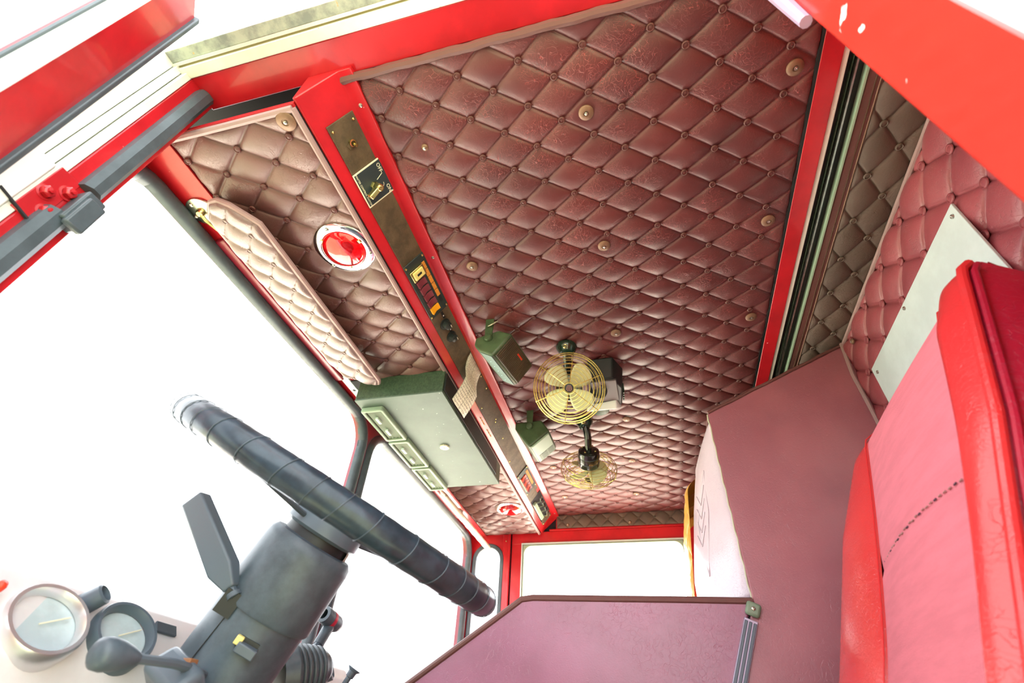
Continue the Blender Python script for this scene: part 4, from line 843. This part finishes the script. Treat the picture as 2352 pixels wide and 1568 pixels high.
lc = thing('engine_cover', (1.08, 0.1, 0.2), 'low plum vinyl engine cover with a sloping front beside the steering column', 'engine cover')
low = [(-0.185, 0.988), (0.270, 0.997), (0.286, 0.994), (0.300, 0.985), (0.526, 0.836), (0.66, 0.748), (0.66, 0.2), (0.16, 0.2), (-0.098, 0.80)]
m = MB(); m.prism([(XN - 0.001, y, z) for y, z in low], (0.012, 0, 0)); m.build('side_panel', K['cover'], lc, bevel=0.004)
m = MB(); m.prism([(XN + 0.011, y, z - 0.004) for y, z in low], (0.40, 0, 0)); m.build('body', K['cover'], lc, bevel=0.01)
pts = [(-0.186, 0.9885), (-0.05, 0.992), (0.1, 0.995), (0.262, 0.9985), (0.288, 0.9955), (0.305, 0.984), (0.42, 0.9075), (0.526, 0.837), (0.66, 0.749)]
MB().tube([(XN + 0.001, y, z) for y, z in pts], 0.0068, 10).build('rolled_edge', K['pipe'], lc)
def smt(t): return V(XN - 0.006, -0.186 + 0.0625 * t / 0.145, 0.980 - t)
dv = (smt(0.3) - smt(0)).normalized(); cv = V(1, 0, 0).cross(dv).normalized()
st = MB().obox(smt(0.20) + V(0.002, 0, 0), dv, cv, V(1, 0, 0), 0.19, 0.0125, 0.003).build('metal_strip', mat('mauve_aluminium', (0.34, 0.31, 0.40), 0.4, metal=0.5), lc, bevel=0.001)
for k in (-1, 0, 1): MB().obox(smt(0.20) + cv * 0.008 * k + V(-0.002, 0, 0), dv, cv, V(1, 0, 0), 0.185, 0.0028, 0.002).build('strip_rib', K['slate2'], st, bevel=0.001)
m = MB(); m.obox(smt(0.008) - V(0.001, 0, 0), dv, cv, V(1, 0, 0), 0.013, 0.0135, 0.006); m.build('strip_cap', K['vent'], st, bevel=0.005)
s = bpy.data.objects.new('screw', SCR); COL.objects.link(s); s.parent = st; s.location = smt(0.008) - V(0.007, 0, 0); s.rotation_mode = 'QUATERNION'; s.rotation_quaternion = V(0, 0, 1).rotation_difference(V(-1, 0, 0))

# ================================================================== PASSENGER SEAT (mustard)
ps = thing('passenger_seat', (1.62, -0.3, 0.2), 'mustard yellow quilted passenger seat back beyond the engine tower', 'seat')
def psf(p, q, h): return (p, -0.152 + (1.49 - q) * 0.11 + h - 0.05 * max(0, (q - 1.43) / 0.06) ** 2, q)
m, bt = quilt(1.40, 1.84, 0.75, 1.49, 1.45, 1.40, 0.055, 0.06, psf, 0.012); m.build('backrest', K['mustard'], ps, ang=180)
m = MB(); m.prism([(1.405, -0.18, 1.46), (1.405, -0.30, 1.46), (1.405, -0.30, 0.60), (1.405, -0.08, 0.60)], (0.43, 0, 0)); m.build('shell', K['mustard'], ps, bevel=0.02)
buttons([b for b in bt if b[0] < 1.6 and b[1] > 1.1], psf, (0, 1, 0.1), ps, button_mesh(0.006, K['mustard']))
MB().box(1.40, 1.84, -0.30, 0.20, 0.48, 0.60).build('cushion', K['mustard'], ps, bevel=0.03); MB().box(1.48, 1.76, -0.25, 0.12, 0.0, 0.48).build('pedestal', K['black'], ps)

# ================================================================== REAR PLATE
pl = thing('wall_plate', (0.59, -0.545, 1.27), 'pale grey metal plate screwed to the quilted wall behind the driver seat', 'plate')
MB().box(0.362, 0.815, -0.548, -0.5435, 1.05, 1.447).build('plate', K['plate'], pl, bevel=0.0008)
for x, z in ((0.795, 1.425), (0.60, 1.437), (0.375, 1.43), (0.795, 1.25)): place('screw', SCR, pl, (x, -0.5435, z), V(0, 0, 1).rotation_difference(V(0, 1, 0)))

# ================================================================== DRIVER SEAT
se = thing('driver_seat', (0.44, -0.2, 0.0), 'coral red driver seat with glossy vinyl bolsters', 'seat')
sdir = V(0, -0.36, 0.933); snrm = V(0, 0.933, 0.36)
so_ = V(0, -0.241, 0.832)
def seat_xyz(x, vz, w_): # vz = height z on the reclined plane
    k = (vz - 0.832) / 0.933; return V(x, 0, 0) + V(0, so_.y, so_.z) + sdir * k + snrm * w_
ZT = 1.180
def xL(z): return 0.163 + 0.030 * max(0, (z - 0.95) / 0.2)      # near piping
def xR(z): return 0.712                                         # far edge
def xa_(z): return 0.195 + 0.075 * max(0, min(1.2, (z - 0.83) / 0.31)) ** 1.5   # near edge of the fabric
def xb_(z): return 0.478 + 0.100 * max(0, min(1.2, (z - 0.83) / 0.31)) ** 1.3   # far edge of the fabric
def topdrop(z): return -0.020 * max(0, (z - (ZT - 0.040)) / 0.040) ** 2
def center(a, b):
    z = ZT - (ZT - 0.50) * b; x0, x1 = xa_(z), xb_(z); x = x0 + (x1 - x0) * a
    return seat_xyz(x, z, -0.004 + 0.010 * math.sin(math.pi * a) * min(1, b * 6) + topdrop(z) - 0.004 * math.exp(-((z - 0.935) / 0.006) ** 2))
MB().grid(center, 24, 60).build('fabric_panel', K['fabric'], se, ang=180)
def nearb(a, b):
    z = ZT - (ZT - 0.50) * b; x0, x1 = xL(z), xa_(z); x = x0 + (x1 - x0) * a
    return seat_xyz(x, z - 0.022 * (1 - a) ** 2 * math.exp(-b * 12), -0.004 * a + 0.024 * math.sin(math.pi * (0.12 + 0.88 * a)) * min(1, b * 5 + 0.2) + topdrop(z))
MB().grid(nearb, 14, 60).build('bolster', K['seatvinyl'], se, ang=180)
def farb(a, b):
    z = ZT - (ZT - 0.50) * b; x0, x1 = xb_(z), xR(z); x = x0 + (x1 - x0) * a
    rnd = 0.05 * max(0, a - 0.62) / 0.38 if b < 0.12 else 0
    return seat_xyz(x, z - rnd * (1 - b / 0.12) if b < 0.12 else z, -0.004 + 0.020 * math.sin(math.pi * (0.95 * a)) ** 0.8 * min(1, b * 4) - 0.02 * a ** 4 + topdrop(z))
MB().grid(farb, 18, 60).build('bolster', K['seatvinyl'], se, ang=180)
def nears(a, b):   # near side face behind the piping
    z = ZT - (ZT - 0.50) * b; return seat_xyz(xL(z) - 0.012 * math.sin(math.pi * a) - 0.001, z - 0.022 * math.exp(-b * 12) - 0.085 * a * max(0, 1 - b * 2.5), 0.004 - 0.137 * a + topdrop(z))
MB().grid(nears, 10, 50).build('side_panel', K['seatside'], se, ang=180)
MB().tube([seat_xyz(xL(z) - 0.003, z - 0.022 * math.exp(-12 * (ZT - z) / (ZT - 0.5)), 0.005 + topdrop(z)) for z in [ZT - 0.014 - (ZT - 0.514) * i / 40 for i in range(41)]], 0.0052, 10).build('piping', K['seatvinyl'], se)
MB().tube([seat_xyz(xL(z) - 0.0075, z - 0.022 * math.exp(-12 * (ZT - z) / (ZT - 0.5)), -0.004 + topdrop(z)) for z in [ZT - 0.022 - (ZT - 0.522) * i / 40 for i in range(41)]], 0.0035, 8).build('piping_shadow_line', K['seatside'], se)  # dark tube stands in for the shadow beside the piping
def back(a, b):
    z = ZT - (ZT - 0.50) * b; x = xL(z) + (xR(z) - xL(z)) * a; return seat_xyz(x, z - (0.022 + 0.085) * (1 - a) ** 6 * math.exp(-b * 4), -0.133)
MB().grid(back, 6, 20).build('back_panel', K['seatside'], se)
def topf(a, b):
    z = ZT; x = xL(z) + (xR(z) - xL(z)) * a; return seat_xyz(x, z + 0.006 * math.sin(math.pi * b) - (0.020 + 0.085 * b) * (1 - a) ** 6, -0.022 - 0.111 * b)
MB().grid(topf, 20, 8).build('top_roll', K['seatvinyl'], se, ang=180)
def fars(a, b):
    z = ZT - (ZT - 0.50) * b; return seat_xyz(xR(z), z, -0.02 - 0.113 * a)
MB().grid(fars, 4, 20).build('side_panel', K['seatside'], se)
for k in range(30):
    a = k / 29; x = 0.488 - 0.278 * a
    o = MB().obox(seat_xyz(x, 0.9375 - 0.003 * a + 0.0008 * math.sin(k * 3), -0.0045 + 0.010 * math.sin(math.pi * (1 - a))), V(1, 0, 0), sdir, snrm, 0.0026, 0.0007, 0.0006).build('stitch', K['stitch'] if k % 4 else K['darkstitch'], se)
MB().tube([seat_xyz(xa_(z), z, 0.0 + topdrop(z)) for z in [1.175 - 0.64 * i / 30 for i in range(31)]], 0.0014, 6).build('seam', K['seatvinyl'], se)
MB().tube([seat_xyz(xb_(z), z, 0.0 + topdrop(z)) for z in [1.175 - 0.64 * i / 30 for i in range(31)]], 0.0012, 6).build('seam', K['seatvinyl'], se)
MB().box(0.17, 0.71, -0.28, 0.24, 0.42, 0.55).build('cushion', K['fabric'], se, bevel=0.035, seg=3); MB().box(0.27, 0.60, -0.22, 0.16, 0.0, 0.42).build('pedestal', K['black'], se, bevel=0.01)

# ================================================================== STEERING
AX = V(-0.047, -0.48, 0.876).normalized(); WC = V(0.367, 0.434, 0.993)
sw = thing('steering_wheel', WC, 'black tape-wrapped steering wheel in front of the windscreen', 'steering wheel')
u, v, _ = frame(AX); RW = 0.246
m = MB(); N_ = 120; rad = [0.0182 + 0.0007 * ((i * 7) % 5) / 5 for i in range(N_)]
m.tube([WC + (u * math.cos(a) + v * math.sin(a)) * RW for a in [2 * math.pi * k / N_ for k in range(N_)]], rad, 16, closed=True); m.build('rim', K['tape'], sw, ang=60)
for k in range(40):
    a = 2 * math.pi * k / 40 + 0.03 * math.sin(k * 5); tn = (-u * math.sin(a) + v * math.cos(a)); p = WC + (u * math.cos(a) + v * math.sin(a)) * RW; rr = (u * math.cos(a) + v * math.sin(a))
    tl = 0.18 * math.sin(k * 2.3)
    pts = [p + (rr * math.cos(q) + AX * math.sin(q)) * 0.01905 + tn * (0.0055 * math.sin(q) * (1 + tl)) for q in [2 * math.pi * i / 20 for i in range(20)]]
    MB().tube(pts, 0.0005, 5, closed=True).build('tape_edge', K['slate'], sw)
HB = WC - AX * 0.032
for an in (3.25, 6.07, 1.4):
    rd = u * math.cos(an) + v * math.sin(an)
    m = MB(); m.tube([HB + rd * 0.045, HB + rd * 0.10 + AX * 0.006, WC + rd * (RW - 0.012) - AX * 0.010], [0.0040, 0.0034, 0.0026], 8); m.build('spoke', K['rubber'], sw)
m = MB(); m.lathe([(0.0, 0.048), (0.035, 0.046), (0.050, 0.036), (0.056, 0.010), (0.056, -0.008), (0.050, -0.012)], HB, AX, 32); m.build('hub', K['slate2'], sw, ang=50)
sc = thing('steering_column', WC - AX * 0.55, 'slate grey steering column with stalks under the wheel', 'steering column')
CT = WC - AX * 0.047
m = MB(); m.lathe([(0.046, 0.008), (0.048, -0.010)], CT, AX, 32); m.build('neck', K['black'], sc)
m = MB(); m.lathe([(0.0495, 0.004), (0.0505, 0.0), (0.0505, -0.010), (0.049, -0.012)], CT, AX, 32, a0=-1.2, a1=2.0); m.build('worn_band', K['mortar'], sc, ang=50)
m = MB(); m.lathe([(0.048, -0.008), (0.058, -0.0095), (0.0635, -0.016), (0.065, -0.024), (0.066, -0.105), (0.0645, -0.108)], CT, AX, 40); m.build('upper_housing', K['slate'], sc, ang=30)
m = MB(); m.lathe([(0.062, -0.104), (0.060, -0.20), (0.056, -0.30), (0.054, -0.345)], CT, AX, 40); m.build('lower_housing', K['slate'], sc, ang=30)
# side directions on the column facing the camera
vd = (CAM - CT); vd = (vd - AX * vd.dot(AX)).normalized(); sd_ = AX.cross(vd).normalized()
if sd_.y < 0: sd_ = -sd_          # towards the windscreen = image left
def COLP(h, ang, r): return CT - AX * h + (vd * math.cos(ang) + sd_ * math.sin(ang)) * r
m = MB(); m.obox(COLP(0.134, -0.10, 0.0615), sd_, AX, vd, 0.0125, 0.0065, 0.001); m.build('switch_slot', K['black'], sc)
kb = MB().obox(COLP(0.138, -0.12, 0.066), sd_, AX, vd, 0.0125, 0.0058, 0.0075).build('hazard_slider', K['slate2'], sc, bevel=0.0015)
MB().obox(COLP(0.133, 0.09, 0.065), sd_, AX, vd, 0.0045, 0.005, 0.0035).build('slider_mark', K['yellow'], kb, bevel=0.001)
MB().tube([COLP(0.109 + 0.10 * i / 10, 0.62 + 0.008 * i, 0.0618) for i in range(11)], 0.0008, 5).build('parting_seam', K['black'], sc)
# turn lever (upright paddle)
lv0 = COLP(0.110, 0.66, 0.070)
slot = MB().obox(lv0 - vd * 0.006, sd_, AX, vd, 0.011, 0.014, 0.006).build('lever_slot', K['black'], sc)
def lev(px): return px
tip = V(0.272, 0.598, 0.975); bas = V(0.305, 0.513, 0.868)
ld = (tip - bas).normalized(); lw = ld.cross((CAM - bas).normalized()).normalized(); lt = lw.cross(ld); lw, lt = (lw * 0.88 + lt * 0.475), (lt * 0.88 - lw * 0.475)
m = MB(); S = [(0.0, 0.0070, 0.006), (0.03, 0.0125, 0.007), (0.05, 0.0150, 0.0075), (1.0, 0.0145, 0.0075)]
LL = (tip - bas).length; vs = []
for f_, a_, b_ in S:
    o = bas + ld * LL * f_; vs += [o - lw * a_ - lt * b_, o + lw * a_ - lt * b_, o + lw * a_ + lt * b_, o - lw * a_ + lt * b_]
S2 = [(0.0, 0.0075, 0.007), (0.20, 0.0165, 0.011), (1.0, 0.0150, 0.011)]
vs = []
for f_, a_, b_ in S2:
    o = bas + ld * LL * f_; vs += [o - lw * a_ - lt * b_, o + lw * a_ - lt * b_, o + lw * a_ + lt * b_, o - lw * a_ + lt * b_]
fs = [(0, 1, 2, 3)] + [(i * 4 + k, i * 4 + (k + 1) % 4, i * 4 + 4 + (k + 1) % 4, i * 4 + 4 + k) for i in range(2) for k in range(4)] + [(8, 9, 10, 11)]
m.add(vs, fs); m.build('turn_signal_lever', K['slate2'], sc, bevel=0.003, seg=3)
m = MB(); m.tube([bas - ld * 0.012, bas + ld * 0.006], 0.006, 10); m.lathe([(0.009, 0), (0.009, 0.006), (0.006, 0.006), (0.006, 0)], bas - ld * 0.012, ld, 14); m.build('lever_pivot', K['slate'], sc)
# gear selector with bulbous knob, low on the column
kb0 = V(0.158, 0.480, 0.776); kb1 = V(0.200, 0.480, 0.778)
jk = MB(); kd = (kb1 - kb0).normalized()
jk.lathe([(0, -0.019), (0.008, -0.0185), (0.0128, -0.014), (0.0138, -0.007), (0.0125, 0.004), (0.009, 0.017), (0.0065, 0.024), (0.005, 0.027)], kb0, kd, 20)
jk.build('shift_knob', K['slate'], sc, ang=50)
MB().tube([kb0 + kd * 0.02, kb1 + kd * 0.03, V(0.255, 0.485, 0.779), V(0.32, 0.52, 0.78)], 0.0045, 10).build('shift_arm', K['slate2'], sc)
m = MB(); m.obox(V(0.285, 0.512, 0.757), V(0.75, 0.3, -0.45).normalized(), V(0, 0.9, 0.44).normalized(), V(0.66, -0.33, 0.66).normalized(), 0.045, 0.030, 0.018); m.build('shift_bracket', K['slate2'], sc, bevel=0.008, seg=3)
MB().obox(V(0.262, 0.492, 0.784), V(1, 0, 0), V(0, 1, 0), V(0, 0, 1), 0.006, 0.006, 0.004).build('rust_clip', mat('rusty_steel', (0.22, 0.10, 0.04), 0.7), sc, bevel=0.001)

# ================================================================== DASHBOARD
da = thing('dashboard', (0.46, 0.72, 0.30), 'pale dashboard with round gauges below the windscreen', 'dashboard')
m = MB(); m.prism([(0.02, y, z) for y, z in [(0.625, 0.45), (0.625, 0.775), (0.668, 0.852), (0.70, 0.868), (0.795, 0.885), (0.795, 0.45)]], (0.88, 0, 0)); m.build('panel', K['dash'], da, bevel=0.012, seg=3)
DNm = V(-0.16, -0.80, 0.56).normalized()
def gauge(c, r, rim, label, depth=0.015):
    c = V(*c) + DNm * 0.010; o = MB().lathe([(r * 0.98, -0.022), (r, 0.0), (r, depth * 0.75), (r * 0.95, depth), (r * 0.86, depth), (r * 0.80, depth * 0.65), (r * 0.78, 0.004)], c, DNm, 40).build('gauge', rim, da, ang=40); o['label'] = label
    MB().lathe([(r * 0.80, 0.003), (0, 0.003)], c, DNm, 32).build('dial', K['dial'], o)
    MB().lathe([(r * 0.80, depth * 0.62), (0, depth * 0.68)], c, DNm, 32).build('glass', K['glass'], o)
    uu, vv, _ = frame(DNm); d = (uu * 0.9 + vv * 0.45).normalized(); MB().tube([c + DNm * 0.007 - d * r * 0.15, c + DNm * 0.007 + d * r * 0.62], 0.0009, 6).build('needle', K['ivory'], o)
gauge((0.200, 0.650, 0.800), 0.043, mat('polished_rim', (0.72, 0.72, 0.74), 0.3, metal=0.85), 'chrome rimmed gauge')
gauge((0.296, 0.648, 0.806), 0.040, K['slate2'], 'grey rimmed gauge')
m = MB(); m.lathe([(0.013, -0.01), (0.012, 0.026), (0.0095, 0.028), (0.0085, 0.02), (0, 0.02)], (0.243, 0.662, 0.835), V(0.25, -0.75, 0.6), 18); m.build('choke_knob', K['slate2'], da, ang=40)
for x, y, z in ((0.139, 0.645, 0.829), (0.326, 0.650, 0.829)):
    m = MB(); m.lathe([(0.005, 0), (0.005, 0.005), (0.0038, 0.008), (0, 0.009)], (x, y, z), DNm, 14); m.build('warning_lamp', K['redtag'], da, ang=60)
m = MB(); m.lathe([(0.004, 0), (0.004, 0.003), (0, 0.004)], (0.335, 0.664, 0.846), DNm, 10); m.build('screw', K['steel'], da)
MB().obox((0.372, 0.656, 0.836), V(1, 0, 0), V(0, 0.5, 0.866), DNm, 0.018, 0.007, 0.002).build('name_plate', K['slate'], da, bevel=0.001)
# bellows and levers to the right of the column
bl = thing('gear_lever', (0.70, 0.62, 0.80), 'grey lever with red-banded handle rising from a ribbed rubber boot', 'lever')
bo = V(0.622, 0.622, 0.815); bd_ = V(0.75, -0.45, 0.25).normalized(); prf = [(0.040, -0.02)]
for k in range(6): r0 = 0.047 - 0.0025 * k; prf += [(r0, 0.010 * k), (r0 + 0.0015, 0.010 * k + 0.003), (r0, 0.010 * k + 0.006), (r0 - 0.006, 0.010 * k + 0.008)]
prf += [(0.026, 0.066), (0.018, 0.074), (0.0, 0.076)]
MB().lathe(prf, bo, bd_, 28).build('boot', K['rubber'], bl, ang=60)
MB().tube([V(0.655, 0.620, 0.838), V(0.694, 0.620, 0.880)], 0.0068, 10).build('shaft', K['slate2'], bl); MB().tube([V(0.686, 0.620, 0.868), V(0.706, 0.620, 0.902)], [0.0098, 0.0108], 12).build('grip_sleeve', K['slate'], bl)
ha = V(0.683, 0.621, 0.919); hb = V(0.742, 0.618, 0.908); hx = (hb - ha).normalized()
m = MB(); m.lathe([(0.009, -0.004), (0.0145, -0.003), (0.0155, 0.004), (0.0155, 0.042), (0.0125, 0.050), (0.006, 0.054), (0, 0.055)], ha, hx, 20); hh_ = m.build('handle', K['slate'], bl, ang=40)
m = MB(); m.lathe([(0.0158, 0.017), (0.0159, 0.018), (0.0159, 0.025), (0.0158, 0.026)], ha, hx, 20); m.build('red_band', K['brakered'], hh_)
m = MB(); m.lathe([(0.016, 0), (0.016, 0.016), (0.012, 0.018), (0.011, 0.012), (0, 0.012)], V(0.703, 0.606, 0.826), V(0.3, -0.85, 0.4), 18); m.build('clamp_ring', K['slate2'], bl, ang=40)
gp = thing('lever_guard', (0.66, 0.65, 0.83), 'flat dark post with a red stripe behind the column', 'post')
g0 = V(0.640, 0.662, 0.850); g1 = V(0.672, 0.662, 0.905); gd_ = (g1 - g0).normalized(); gw = gd_.cross(V(0.6, 0.7, 0.3)).normalized(); gn = gd_.cross(gw)
MB().obox((g0 + g1) / 2, gd_, gw, gn, 0.042, 0.0175, 0.004).build('post', K['slate'], gp, bevel=0.003); MB().obox((g0 + g1) / 2 + gn * (0.0043 if gn.dot(CAM - g0) > 0 else -0.0043), gd_, gw, gn, 0.042, 0.0028, 0.0006).build('red_stripe', K['brakered'], gp)
pk = thing('pull_knob', (0.852, 0.64, 0.835), 'small flared grey pull knob on a stem beside the gear lever', 'knob')
pa_ = V(0.10, -0.45, 0.88).normalized(); po = V(0.858, 0.640, 0.838)
MB().lathe([(0.006, -0.025), (0.006, 0.0), (0.0085, 0.001), (0.0095, 0.012), (0.014, 0.016), (0.0145, 0.018), (0, 0.019)], po, pa_, 20).build('knob', K['slate2'], pk, ang=40)
